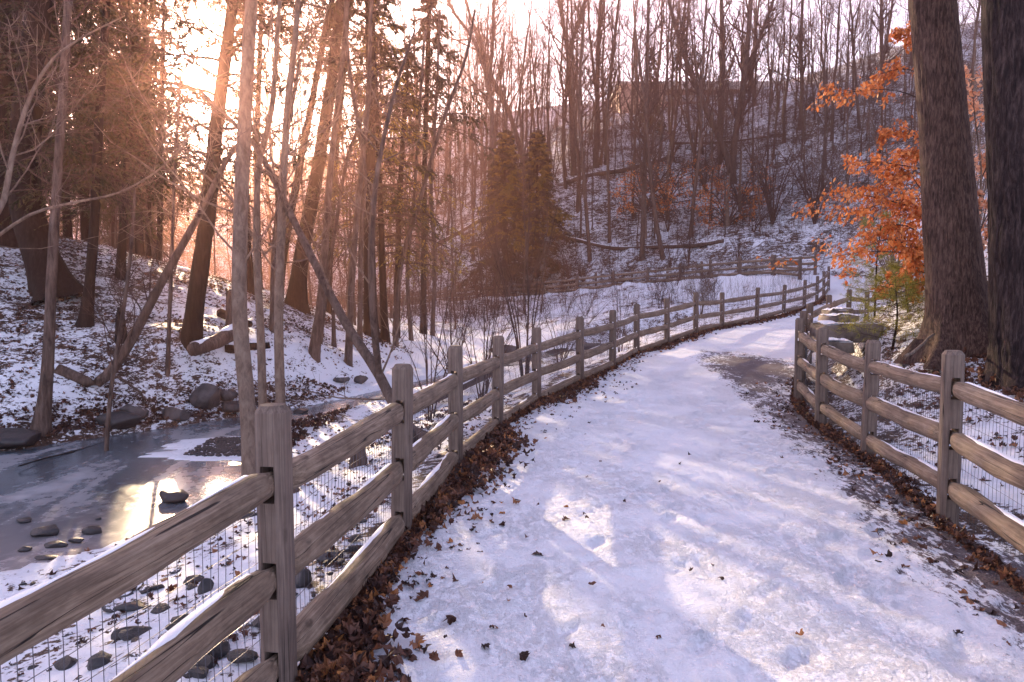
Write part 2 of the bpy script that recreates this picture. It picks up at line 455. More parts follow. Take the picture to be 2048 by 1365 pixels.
centre = [(.3, -6, 0), (.9, 0, 0), (.95, 3.3, 0), (1.2, 5.3, .03), (1.55, 7.4, .03), (1.85, 9.3, .0), (2.3, 11.2, 0), (3.1, 13, .1), (4.0, 15, .17), (5.3, 17.5, .24),
          (7.2, 21, .42), (9.0, 24, .5), (11.3, 27, .62), (13.5, 30, .82), (16.0, 34, 1.2), (18.0, 38, 1.65), (18.6, 41.5, 2.2), (17.6, 45.0, 2.5)]
C = np.array(centre)
d = []
FA = np.array(FPOSTS)
tg = nz(np.gradient(FA[:, :2], axis=0)); nrmF = np.stack([tg[:, 1], -tg[:, 0]], 1)
if nrmF[5, 1] < 0: nrmF = -nrmF
far_c = np.column_stack([FA[3:, :2] + nrmF[3:] * 1.6, FA[3:, 2] + .03])
PATHC = np.vstack([C, far_c])
PHW = np.concatenate([np.full(len(C), 2.0), np.full(len(far_c), 1.5)])
F2 = np.column_stack([FA[1:, :2] + nrmF[1:] * 3.2, FA[1:, 2] + .22])

W = -.90                     # level of the ice
creek_poly = np.array([(-3.0, 20.0), (-4.5, 16.5), (-6.2, 14.3), (-8.2, 11.9), (-12, 10.5), (-22, 9), (-22, 1), (-9, 1.5), (-6, 4.6), (-4.5, 6.5), (-3.75, 7.8),
                       (-3.37, 9), (-3.7, 11), (-4.3, 13.6), (-3.4, 15.6), (-2.3, 19.3), (0.4, 25), (2.2, 29), (4.6, 32.2), (7.5, 34.2), (10, 35.6), (10, 36.8), (7.2, 35.6), (4.0, 33.8), (1.4, 30.6), (-.7, 26)])
def poly_sd(x, y, poly):
    """Signed distance to a polygon (negative inside)."""
    best = np.full(x.shape, 1e9); inside = np.zeros(x.shape, bool)
    for i in range(len(poly)):
        a = poly[i]; b = poly[(i + 1) % len(poly)]; e = b - a
        t = np.clip(((x - a[0]) * e[0] + (y - a[1]) * e[1]) / (e @ e), 0, 1)
        best = np.minimum(best, np.hypot(x - a[0] - t * e[0], y - a[1] - t * e[1]))
        c = ((a[1] <= y) != (b[1] <= y)) & (x < a[0] + (y - a[1]) / (b[1] - a[1] + 1e-12) * e[0])
        inside ^= c
    return np.where(inside, -best, best)
def line_d(x, y, line):
    """Distance to a polyline and the (segment + t) parameter of the nearest point."""
    best = np.full(x.shape, 1e9); par = np.zeros(x.shape)
    for i in range(len(line) - 1):
        a = line[i, :2]; e = line[i + 1, :2] - a
        t = np.clip(((x - a[0]) * e[0] + (y - a[1]) * e[1]) / (e @ e), 0, 1)
        dd = np.hypot(x - a[0] - t * e[0], y - a[1] - t * e[1])
        m = dd < best; best = np.where(m, dd, best); par = np.where(m, i + t, par)
    return best, par

ctl = [tuple(p) for p, h in LPOSTS] + [tuple(p) for p, h in RPOSTS] + [tuple(p) for p in FPOSTS] + [tuple(p) for p in F2[::2]]
for a in [ # right bank
          (1980, 930, 6.5), (1800, 720, 10.6), (1750, 700, 11.6), (1760, 625, 14), (1890, 690, 9.8), (2045, 735, 8.8), (1860, 572, 13), (1780, 598, 13.6), (1985, 500, 11.5),
          # knoll across the creek
          (600, 600, 25), (480, 570, 24), (300, 520, 22), (120, 490, 20), (0, 470, 19), (-150, 430, 18), (100, 700, 14.5), (300, 640, 17), (400, 690, 15.5), (200, 760, 13.2), (60, 800, 12.6),
          (500, 740, 16), (620, 700, 19), (700, 760, 18.5), (780, 720, 23), (850, 690, 30), (700, 655, 27), (-200, 750, 13), (380, 800, 14.9),
          # strip between creek and far path
          (750, 650, 33), (1200, 640, 36), (1300, 620, 40), (900, 640, 48), (950, 670, 38), (1450, 600, 42),
          # hill behind the far path
          (1295, 520, 57), (1295, 450, 62), (1240, 340, 70), (1120, 370, 68), (1120, 440, 64), (1240, 240, 85), (1400, 228, 88), (1500, 210, 86), (1620, 165, 80), (1750, 130, 78), (1830, 90, 76),
          (2000, 60, 70), (1500, 400, 62), (1500, 480, 54), (1650, 470, 52), (1650, 300, 64), (1800, 400, 50), (1950, 400, 42), (1950, 250, 55), (1000, 500, 66), (830, 560, 66), (700, 560, 70),
          (500, 500, 80), (300, 450, 85), (0, 420, 85), (-300, 400, 85), (850, 450, 80), (950, 400, 85), (1050, 300, 92), (1700, 510, 46), (2300, 300, 40), (2300, 80, 62)]:
    ctl.append(tuple(P(*a)))
ctl += [(-60, -20, 0), (60, -20, 6), (-12, 2, -.3), (-30, 22, 4), (15, 5, 3.2), (30, 8, 10), (9, 13, 2.9), (14, 15, 4.6), (9, 9, 2.2), (6.5, 6, .8), (6, 2, .6), (-4, -4, -.4), (-2.6, 4, -.45), (-2.2, 7, -.5), (-2.0, 10, -.6),
        (-1.6, 13.5, -.7), (-.4, 17, -.68), (1.0, 20, -.6), (3.4, 24, -.55), (6, 28, -.35), (-8, 30, .6), (-15, 32, 1.2), (-30, 40, 2.5), (-60, 50, 6), (-6, 45, -.3), (-14, 50, -.2), (60, 40, 26), (60, 90, 34), (0, 130, 32),
        (-60, 120, 18), (60, 140, 36), (-120, 100, 22), (-130, 0, 4), (120, 0, 24), (120, 120, 40), (-120, 190, 26), (120, 190, 42), (0, 190, 36), (13, 20, 2.2), (10.5, 17.5, 2.3), (20, 27, 3.2), (24, 36, 5.4), (24, 44, 6.5), (15, 23, 1.4), (0, -18, 0)]
ctl = np.array(ctl)
def tps_fit(c, lam=.35):
    n = len(c); S = 30.0
    X = c[:, :2] / S
    r = np.hypot(X[:, None, 0] - X[None, :, 0], X[:, None, 1] - X[None, :, 1])
    K = np.where(r > 0, r * r * np.log(np.maximum(r, 1e-9)), 0) + np.eye(n) * lam * 1e-3
    Pm = np.column_stack([np.ones(n), X]); A = np.block([[K, Pm], [Pm.T, np.zeros((3, 3))]])
    s = np.linalg.solve(A, np.concatenate([c[:, 2], np.zeros(3)]))
    def f(x, y):
        x = np.asarray(x, float) / S; y = np.asarray(y, float) / S
        out = s[n] + s[n + 1] * x + s[n + 2] * y
        for i in range(n):
            r2 = (x - X[i, 0]) ** 2 + (y - X[i, 1]) ** 2
            out = out + s[i] * .5 * r2 * np.log(np.maximum(r2, 1e-18))
        return out
    return f
tps = tps_fit(ctl)
SLAB = []
def ground_full(x, y):
    x = np.asarray(x, float); y = np.asarray(y, float)
    z = tps(x, y)
    ds = poly_sd(x, y, creek_poly)
    zb = W + .10 + np.clip(ds, 0, 9) * .12 + .05 * fbm(x * 1.3, y * 1.3, 2.0, 3)
    wgt = sstep(0.1, 1.9, ds)
    z = np.where(ds > 0, np.maximum(zb * (1 - wgt) + z * wgt, W + .04), W - .35 * sstep(0, .5, -ds) - .02)
    z = np.where(ds > 0, z, z)
    isl = ((x + 4.55) / 1.25) ** 2 + ((y - 12.1) / .95) ** 2 + .45 * fbm(x * 1.6, y * 2.6, 7.0, 4)      # gravel bar in the creek
    z = np.where((ds <= .3) & (isl < 1.1), np.maximum(z, W + .03 * np.clip(1.1 - isl, 0, 1)), z)
    dp, par = line_d(x, y, PATHC)
    zp = np.interp(par, np.arange(len(PATHC)), PATHC[:, 2]); hw = np.interp(par, np.arange(len(PATHC)), PHW)
    wp = 1 - sstep(0, 1.1, dp - hw)
    z = z * (1 - wp) + zp * wp
    return z, ds, dp - hw, par
def H(x, y):
    return ground_full(np.atleast_1d(np.asarray(x, float)), np.atleast_1d(np.asarray(y, float)))[0]
def H1(x, y): return float(H(x, y)[0])
_D = np.concatenate([np.arange(2, 40, .1), np.arange(40, 140, .4)])
def hit(px, py):
    """Where the ray through a pixel meets the ground."""
    pts = np.array([P(px, py, D) for D in _D])
    g = H(pts[:, 0], pts[:, 1]); b = np.where(pts[:, 2] < g)[0]
    D = _D[b[0]] if len(b) else 100.0
    return D

xs = np.concatenate([-np.geomspace(13, 170, 95)[::-1], np.arange(-13, -2.2, .13), np.arange(-2.2, 4.6, .045), np.arange(4.6, 22, .14), np.geomspace(22, 170, 85)])
ysn = [-22, -18, -14, -10, -7, -4, -2, -1, 0, .6, 1.1]
y = 1.5; st = .045
while y < 11: ysn.append(y); y += st; st *= 1.0012
while y < 205: ysn.append(y); y += st; st = min(st * 1.012, 2.6)
ys = np.array(ysn + [206.0])
GX, GY = np.meshgrid(xs, ys)
gx, gy = GX.ravel(), GY.ravel()
gz, ds, dpth, par = ground_full(gx, gy)
onp = 1 - sstep(-.25, .35, dpth)
far = sstep(30, 45, gy)
micro = (.030 * fbm(gx * 1.1, gy * 1.1, 0, 4) + .014 * fbm(gx * 5, gy * 5, 3, 3)) * (1 - onp) + .008 * fbm(gx * 2.2, gy * 2.2, 1, 5) * onp
micro += far * (1 - onp) * (.20 * fbm(gx * .5, gy * .5, 5, 4) + .10 * fbm(gx * 1.6, gy * 1.6, 6, 3))
knoll = sstep(1.2, 3.0, ds) * (gx < -1.5) * (gy > 10) * (gy < 33)
micro += knoll * .045 * fbm(gx * 1.4, gy * 1.4, 9, 4)
micro += onp * .006 * fbm(gx * 9, gy * 9, 4, 2)
gz = gz + np.where(ds < .15, 0, micro)
# footprints trodden into the path near the camera
fr = np.random.default_rng(21)
for k in range(430):
    cx, cy = fr.uniform(-.9, 3.3), fr.uniform(1.8, 12)
    th = fr.normal(.25, .35) + (math.pi if fr.random() < .5 else 0); dep = fr.uniform(.008, .019)
    m = (np.abs(gx - cx) < .25) & (np.abs(gy - cy) < .25)
    ii = np.where(m)[0]
    dx, dy = gx[ii] - cx, gy[ii] - cy
    u = dx * math.sin(th) + dy * math.cos(th); v = dx * math.cos(th) - dy * math.sin(th)
    r2 = (u / .145) ** 2 + (v / (.052 + .012 * np.sign(u))) ** 2
    gz[ii] += (-dep * (1 - sstep(.6, 1.15, r2)) + dep * .55 * np.exp(-((r2 - 1.5) / .35) ** 2)) * (onp[ii] > .6)

def bump2(x, y, cx, cy, rx, ry): return np.exp(-(((x - cx) / rx) ** 2 + ((y - cy) / ry) ** 2))
isl_ = ((gx + 4.55) / 1.25) ** 2 + ((gy - 12.1) / .95) ** 2
litter = np.full(gx.shape, .52)
litter = np.where(gy > 50, .66, litter)
litter += .10 * knoll
litter -= .50 * bump2(gx, gy, -2.5, 19.5, 2.6, 4.5) + .45 * bump2(gx, gy, -3, 33, 5, 5) + .30 * bump2(gx, gy, -1.5, 26, 3, 4)
litter -= .13 * (1 - sstep(-1.5, 1.5, gx - np.interp(gy, [0, 10, 14], [-1, -.6, 1]))) * (gy < 14) * (gx > -5)    # strip below the left fence
litter += .20 * np.exp(-(np.clip(ds, 0, 9) / .75) ** 2) * (gy > 9.5) * (gx < -3.2)                      # undercut far bank
litter += .22 * np.exp(-(np.clip(ds, 0, 9) / .9) ** 2) * (gy > 22)
litter = np.where(isl_ < 2.2, 0, litter)
fd = line_d(gx, gy, FA)[0]
litter -= .46 * np.exp(-((fd - .9) / 1.5) ** 2) * (line_d(gx, gy, F2)[0] > 2.2)
litter += .12 * bump2(gx, gy, 6.2, 9.5, 2.4, 3.5) - .1 * bump2(gx, gy, 5, 6.5, 1.5, 2)
edge = np.exp(-((dpth - .05) / .33) ** 2)
litter = litter * (1 - onp) + .03 * onp + edge * .30 * sstep(2, 5, gy)
bare = np.zeros(gx.shape)
trail = np.array([(4.85, 17.2), (4.9, 15.5), (4.5, 13.6), (4.0, 11.8), (3.65, 10), (3.25, 7.9), (3.05, 6.65), (2.8, 5.5), (2.75, 4.5), (2.75, 3.4)])
td, tp = line_d(gx, gy, trail)
wd = np.interp(tp, np.arange(10), [1.0, 1.15, .8, .5, .42, .36, .32, .36, .42, .5]); am = np.interp(tp, np.arange(10), [.75, 1.0, .88, .66, .60, .56, .52, .56, .60, .60])
bare += am * .90 * np.exp(-(td / wd / 1.25) ** 2)
bare += .40 * edge * (gx > 2) + .13 * np.exp(-(np.clip(td - .3, 0, 9) / .7) ** 2) * (gy < 15) * onp
bare += .62 * np.exp(-isl_ ** 2 * .8) * (ds < .5)
bare = np.clip(bare, 0, 1.1)

ny, nx = GX.shape
qi = (np.arange(ny - 1)[:, None] * nx + np.arange(nx - 1)[None]).ravel()
quads = np.stack([qi, qi + 1, qi + nx + 1, qi + nx], 1)
isp = (dpth[quads].mean(1) < 0.0)
VG = np.column_stack([gx, gy, gz])
def sub_sheet(name, q, mat):
    used, inv = np.unique(q, return_inverse=True)
    a = Acc(); a.add(VG[used], inv.reshape(-1, 4))
    o = link(name, a.mesh(name, mat, True, attrs={'litter': litter[used], 'bare': bare[used]}))
    return tag(o, kind='structure')
tag(sub_sheet('ground', quads[~isp], M['ground']), 'snow covered ground with brown leaf litter rising to wooded banks and hill')
tag(sub_sheet('path', quads[isp], M['path']), 'wide trodden snow path curving between two log fences')

# frozen creek
m, nt, b, out = new_mat('creek_ice'); n = N(nt)
v = n.coord(); vs = n.coord(scale=(1, .35, 1), rot=(0, 0, .5))
f1 = n.noise(vs, 1.1, 5, .6, .6); f2 = n.noise(v, 7, 5, .65)
frost = n.step(n.math('ADD', n.math('MULTIPLY', f1, .75), n.math('MULTIPLY', f2, .25)), .46, .66)
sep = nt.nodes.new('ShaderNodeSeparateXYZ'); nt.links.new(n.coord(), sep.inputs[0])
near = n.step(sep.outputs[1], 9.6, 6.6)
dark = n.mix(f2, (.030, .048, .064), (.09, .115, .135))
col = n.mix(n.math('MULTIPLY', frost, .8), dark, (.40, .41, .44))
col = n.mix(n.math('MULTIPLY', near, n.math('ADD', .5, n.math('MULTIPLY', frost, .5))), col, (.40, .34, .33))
nt.links.new(col, b.inputs['Base Color'])
nt.links.new(n.math('ADD', .20, n.math('MULTIPLY', frost, .20)), b.inputs['Roughness'])
b.inputs['IOR'].default_value = 1.33
b.inputs['Specular IOR Level'].default_value = 1.0
h = n.bump(n.noise(v, 26, 4, .7), .12, .006); h = n.bump(f1, .25, .03, h)
nt.links.new(h, b.inputs['Normal'])
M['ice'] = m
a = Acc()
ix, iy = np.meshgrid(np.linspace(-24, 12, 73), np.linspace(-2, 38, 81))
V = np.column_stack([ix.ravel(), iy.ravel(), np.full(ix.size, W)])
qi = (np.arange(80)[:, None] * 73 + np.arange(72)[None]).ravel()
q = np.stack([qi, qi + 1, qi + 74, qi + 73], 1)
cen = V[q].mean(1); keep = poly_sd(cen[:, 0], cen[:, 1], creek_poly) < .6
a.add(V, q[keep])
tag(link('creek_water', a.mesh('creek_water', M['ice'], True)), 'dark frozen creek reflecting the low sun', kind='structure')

# ------------------------------------------------------------ haze
bx = Acc()
hx, hy0, hy1, hz0, hz1 = 172, -24, 208, -3.2, 78
cv = np.array([(sx * hx, yy, zz) for zz in (hz0, hz1) for yy in (hy0, hy1) for sx in (-1, 1)])
bx.add(cv, np.array([(0, 2, 3, 1), (4, 5, 7, 6), (0, 1, 5, 4), (2, 6, 7, 3), (0, 4, 6, 2), (1, 3, 7, 5)]))
mh = bpy.data.materials.new('haze_air'); mh.use_nodes = True
hn = mh.node_tree; hn.nodes.clear()
ho = hn.nodes.new('ShaderNodeOutputMaterial'); hv = hn.nodes.new('ShaderNodeVolumePrincipled')
hv.inputs['Color'].default_value = (*HAZE_COLOR, 1); hv.inputs['Density'].default_value = HAZE_DENSITY; hv.inputs['Anisotropy'].default_value = HAZE_ANISO  # warm tint imitates the flare and glow round the sun
hn.links.new(hv.outputs[0], ho.inputs['Volume'])
if HAZE_DENSITY > 0:
    tag(link('haze', bx.mesh('haze', mh, False)), 'thin haze added to the valley, tinted warm for the glow of the sun', kind='stuff')

# ------------------------------------------------------------ fences
def post_mesh(h, slots, w=.066, sh=.078, below=.3, seed=0):
    """Post with through mortises; local X runs along the fence."""
    r = np.random.default_rng(seed); a = Acc(); c = w * .48
    oc = np.array([(w, w - c), (w - c, w), (-w + c, w), (-w, w - c), (-w, -w + c), (-w + c, -w), (w - c, -w), (w, -w + c)])
    def prism(poly, z0, z1, s1=1.0, mid=0):
        k = len(poly)
        V = np.vstack([np.column_stack([poly, np.full(k, z0)]), np.column_stack([poly * s1, np.full(k, z1)])])
        i = np.arange(k); j = (i + 1) % k
        a.add(V, [np.stack([i, j, j + k, i + k], 1), (np.arange(k) + k)[None], np.arange(k)[::-1][None]])
    z = -below
    for s in sorted(slots):
        prism(oc, z, s - sh); z = s + sh
        for sg in (1, -1):
            ch = np.array([(w, .030), (w, w - c), (w - c, w), (-w + c, w), (-w, w - c), (-w, .030)]) * (1, sg)
            if sg < 0: ch = ch[::-1]
            prism(ch, s - sh, s + sh)
    prism(oc, z, h - .03); prism(oc, h - .03, h, .72)
    return a.mesh('post', M['post'], False)
def rail_mesh(L, r0=.06, rings=20, k=14, seed=0, sag=.012):
    """Round hewn rail along local X from 0 to L with flattened tapered ends."""
    r = np.random.default_rng(seed); a = Acc()
    t = np.linspace(0, 1, rings); t = t if rings < 8 else np.sort(np.concatenate([t, [.012, .04, .06, .94, .96, .988]])); n = len(t)
    x = t * L; ang = np.arange(k) / k * 2 * math.pi + math.pi / k
    e = np.minimum(x, L - x); g = sstep(.02, .17, e)
    hy = .026 + (r0 * r.uniform(.9, 1.08) - .026) * g; hz = .052 + (r0 * r.uniform(1.0, 1.12) - .052) * g
    nn = 1 + (.11 * fbm(x[:, None] * 2.4 + seed, np.cos(ang)[None] * 1.3 + 3, np.sin(ang)[None] * 1.3, 4)) * g[:, None]
    cy = sag * .8 * noise3(x * 1.3 + seed * 3.1, 0 * x, 0) * g; cz = sag * noise3(x * 1.1 + seed * 1.7, 5 + 0 * x, 0) * g - sag * .6 * 4 * t * (1 - t)
    V = np.stack([np.broadcast_to(x[:, None], (n, k)), cy[:, None] + hy[:, None] * np.cos(ang) * nn, cz[:, None] + hz[:, None] * np.sin(ang) * nn], -1)
    i = np.arange(n - 1)[:, None] * k; j = np.arange(k)[None]; j2 = (j + 1) % k
    a.add(V, [np.stack([i + j, i + j2, i + k + j2, i + k + j], -1).reshape(-1, 4)[:, ::-1], (np.arange(k))[None], (np.arange(k)[::-1] + (n - 1) * k)[None]])
    return a.mesh('rail', M['rail'], True), (x, cy, cz + hz)
def snow_strip(prof, side, seed, thick=.008, wd=.021):
    x, cy, top = prof; r = np.random.default_rng(seed); a = Acc()
    xx = np.linspace(.16, x[-1] - .16, 34)
    tp = np.interp(xx, x, top); cc = np.interp(xx, x, cy)
    amp = np.clip(.55 + 1.1 * noise3(xx * 2.0 + seed, 0 * xx, 0) + .35 * noise3(xx * 9 + seed, 0 * xx, 1), 0.02, 1.25)
    k = 8; ang = np.arange(k) / k * 2 * math.pi
    off = side * .020
    V = np.stack([np.broadcast_to(xx[:, None], (34, k)), cc[:, None] + off + wd * amp[:, None] * np.cos(ang), tp[:, None] - .008 + thick * amp[:, None] * np.sin(ang)], -1)
    i = np.arange(33)[:, None] * k; j = np.arange(k)[None]; j2 = (j + 1) % k
    a.add(V, np.stack([i + j, i + k + j, i + k + j2, i + j2], -1).reshape(-1, 4))
    return a.mesh('snow', M['snowcap'], True)

def build_fence(name, label, posts, slotf, near=6, wire=(0, 0), wire_side=1, group=None, cat='fence', snow_n=0, snow_side=1, seed=0, w=.066):
    root = empty(name, tuple(posts[0][0]), label, cat, group)
    o0 = np.array(posts[0][0])
    shared = {}
    dirs = []
    for i, (p, h) in enumerate(posts):
        a = posts[max(i - 1, 0)][0]; b = posts[min(i + 1, len(posts) - 1)][0]
        dirs.append(math.atan2(b[1] - a[1], b[0] - a[0]))
    S = [[h * s for s in slotf] for p, h in posts]
    for i, (p, h) in enumerate(posts):
        key = round(h, 2)
        if key not in shared: shared[key] = post_mesh(h, S[i], w, seed=i)
        o = link('post', shared[key], root, Vector(p - o0))
        rr = random.Random(seed * 91 + i)
        o.rotation_euler = (rr.uniform(-.022, .022), rr.uniform(-.018, .018), dirs[i])
    for i in range(len(posts) - 1):
        a, b = posts[i][0], posts[i + 1][0]
        for s in range(len(slotf)):
            A = np.array(a) + (0, 0, S[i][s]); B = np.array(b) + (0, 0, S[i + 1][s])
            dv = B - A; L = float(np.linalg.norm(dv)); u = dv / L
            A = A + u * .008; L -= .016
            rings, k = (34, 18) if i < 4 else (20, 14) if i < near else (5, 8)
            me, prof = rail_mesh(L, (.078 if w > .07 else .066) * random.uniform(.93, 1.07), rings, k, seed * 57 + i * 3 + s, .014 if i < near else .006)
            o = link('rail', me, root, Vector(A - o0))
            o.rotation_euler = (0, -math.asin(u[2]), math.atan2(u[1], u[0]))
            if i < snow_n and (near > i or near == 0):
                sn = link('snow', snow_strip(prof, snow_side, i * 7 + s + seed), o)
    # welded wire mesh stapled to the back of the rails
    for i in range(wire[0], wire[1]):
        a, b = np.array(posts[i][0]), np.array(posts[i + 1][0])
        u = nz(b - a); nv = np.array([-u[1], u[0], 0]) * wire_side; nv = nv / np.linalg.norm(nv)
        L = np.linalg.norm(b - a); acc = Acc()
        hh = posts[i][1] * .74
        off = .078
        nvw = int(L / .051)
        t = (np.arange(nvw) + .5) / nvw
        zz = np.linspace(-.02, 1, 6)
        PT = a + (b - a) * t[:, None]
        def wav(xx, z): return .016 * noise3(xx * 2.3 + i * 5, z * 2.2, 1.5) + .005 * noise3(xx * 9, z * 7, 2.5)
        pts = PT[:, None] + np.array([0, 0, hh]) * zz[None, :, None]
        pts = pts + nv * (off + wav(t[:, None] * L, zz[None]))[..., None]
        pts = pts + u * (.006 * noise3(t[:, None] * L * 3, zz[None] * 3, 8.0))[..., None]
        rw = .0016
        acc.add(*tubes(pts, np.full((nvw, 6), rw), 3))
        nh = 9; zh = np.linspace(0.0, 1.0, nh); tt = np.linspace(0, 1, 16)
        pts = (a + (b - a) * tt[:, None])[None] + np.array([0, 0, hh]) * zh[:, None, None]
        pts = pts + nv * (off + .0022 + wav(tt[None] * L, zh[:, None]))[..., None]
        pts[..., 2] += .008 * noise3(tt[None] * L * 1.7, zh[:, None] * 9, 4.0)
        acc.add(*tubes(pts, np.full((nh, 16), rw), 3))
        wm = link('wire_mesh', acc.mesh('wire_mesh', M['wire'], True, origin=o0), root)
    return root

build_fence('log_fence', 'weathered three rail log fence with wire mesh running along the creek side of the path', LPOSTS, (.735, .405, .095), near=9, wire=(0, 7), wire_side=1, snow_n=8, snow_side=1, seed=1)
build_fence('log_fence', 'three rail log fence below the two big trees that bends right at the stone slabs', RPOSTS, (.775, .47, .165), near=7, wire=(0, 6), wire_side=-1, snow_n=7, snow_side=-1, seed=2)
far1 = [(p, 1.2) for p in [LPOSTS[-1][0]] + list(FPOSTS)]
far2 = [(p, 1.2) for p in F2]
build_fence('log_fence', 'far grey log fence on the near edge of the far path beyond the creek', far1[1:], (.735, .42, .12), near=0, seed=3, w=.085, snow_n=99)
build_fence('log_fence', 'far grey log fence at the foot of the wooded hill behind the other far one', far2, (.735, .42, .12), near=0, seed=4, w=.085, snow_n=99)

# small pale notice on the far fence
pn = P(1338, 540, 50.0)
sg = empty('notice_plate', tuple(pn), 'small pale notice plate fixed to the far fence', 'notice')
a = Acc()
def box(acc, c, s, rz=0.0):
    v = np.array([(x, y, z) for z in (-.5, .5) for y in (-.5, .5) for x in (-.5, .5)]) * s
    ca, sa = math.cos(rz), math.sin(rz)
    v = np.column_stack([v[:, 0] * ca - v[:, 1] * sa, v[:, 0] * sa + v[:, 1] * ca, v[:, 2]]) + c
    acc.add(v, np.array([(0, 2, 3, 1), (4, 5, 7, 6), (0, 1, 5, 4), (2, 6, 7, 3), (0, 4, 6, 2), (1, 3, 7, 5)]))
box(a, (0, 0, 0), (.42, .02, .20), -.6)
link('plate', a.mesh('plate', M['fascia'], False), sg)
a = Acc(); box(a, (0, -.014, 0), (.34, .004, .02), -.6); box(a, (0, -.014, .05), (.30, .004, .02), -.6)
link('lettering', a.mesh('lettering', M['bandwall'], False), sg)

# ------------------------------------------------------------ building on the hill
bw = P(1282, 235, 97.0)
bd = empty('hilltop_building', (float(bw[0]), float(bw[1]), float(bw[2]) - 3), 'low flat roofed building with a tan end block on top of the hill', 'building')
bo = np.array(bd.location)
def bpart(name, x0, x1, y0, y1, D, mat, dep=8.0, dz=0.0):
    A = P(x0, y1, D); B = P(x1, y0, D)
    acc = Acc(); box(acc, (A + B) / 2 - bo + (0, dep / 2, 0), (abs(B[0] - A[0]), dep, abs(B[2] - A[2])))
    return link(name, acc.mesh(name, M[mat], False), bd)
bpart('wall', 1240, 1330, 168, 275, 97, 'brick', 12)
bpart('roof', 1237, 1333, 163, 168, 96.7, 'fascia', 12.8)
bpart('wall', 1330.3, 1560, 204, 275, 99, 'bandwall', 12)
bpart('wall', 1330.3, 1560, 178.5, 190, 99, 'bandwall', 12)
bpart('roof', 1326, 1564, 163, 178, 98.6, 'fascia', 13)
for k in range(9):
    x0 = 1331 + k * 25.4
    wdw = bpart('window', x0 + 1.5, x0 + 24, 190.4, 203.6, 99.2, 'glass', .4)
    bpart('pillar', x0 - 1.2, x0 + 1.2, 190.2, 203.8, 99.02, 'fascia', 11.5)
bpart('wall', 1333, 1558, 190.2, 203.8, 101, 'fascia', 9)

# ------------------------------------------------------------ trees: generators
def trunk_tube(path, rad, k, rough=0.0, flare=0.0, lobes=5, seed=0, fh=.4, ridge=0.0, rs=9.0):
    """Single trunk with rough bark relief and root flare."""
    path = np.asarray(path); n = len(path)
    T = nz(np.gradient(path, axis=0)); ref = np.array([1., 0, 0])
    U = nz(np.cross(T, ref)); Wv = np.cross(T, U)
    a = np.arange(k) / k * 2 * math.pi
    hgt = np.concatenate([[0], np.cumsum(np.linalg.norm(np.diff(path, axis=0), axis=1))])
    R = np.asarray(rad)[:, None] * np.ones((1, k))
    if flare > 0:
        lob = .5 + .5 * np.cos(a * lobes + seed + .8 * np.sin(a * 2 + seed)); lob = lob ** 1.6
        R = R * (1 + flare * np.exp(-np.clip(hgt[:, None], 0, 99) / fh) * (.35 + 1.0 * lob[None]))
    if rough > 0:
        R = R + rough * fbm(np.cos(a)[None] * 1.5 + seed, np.sin(a)[None] * 1.5, hgt[:, None] * 1.2, 4) * np.asarray(rad)[:, None]
    if ridge > 0:
        cx, sx = np.cos(a)[None] * rs, np.sin(a)[None] * rs
        rr = np.abs(noise3(cx + seed, sx + .6 * noise3(cx * .4, sx * .4, hgt[:, None] * 3), hgt[:, None] * 2.2)) \
            + .5 * np.abs(noise3(cx * 2 + 7, sx * 2, hgt[:, None] * 5))
        R = R + ridge * (np.minimum(rr, .5) - .25) * 2
    V = path[:, None] + R[..., None] * (np.cos(a)[None, :, None] * U[:, None] + np.sin(a)[None, :, None] * Wv[:, None])
    i = np.arange(n - 1)[:, None] * k; j = np.arange(k)[None]; j2 = (j + 1) % k
    return V.reshape(-1, 3), [np.stack([i + j, i + j2, i + k + j2, i + k + j], -1).reshape(-1, 4)]

def px_path(pts, D0, D1=None, n=22):
    """Trunk path through photograph pixels (bottom to top); the foot stands on the ground."""
    if D0 is None: D0 = hit(*pts[0])
    D1 = D1 or D0
    hs = np.linspace(0, 1, len(pts))
    w = np.array([P(px, py, D0 + (D1 - D0) * t) for (px, py), t in zip(pts, hs)])
    w[0, 2] = H1(w[0, 0], w[0, 1])
    path = resample(w, n)
    foot = path[0] - (path[1] - path[0]) / np.linalg.norm(path[1] - path[0]) * .25
    return np.vstack([foot, path]), D0

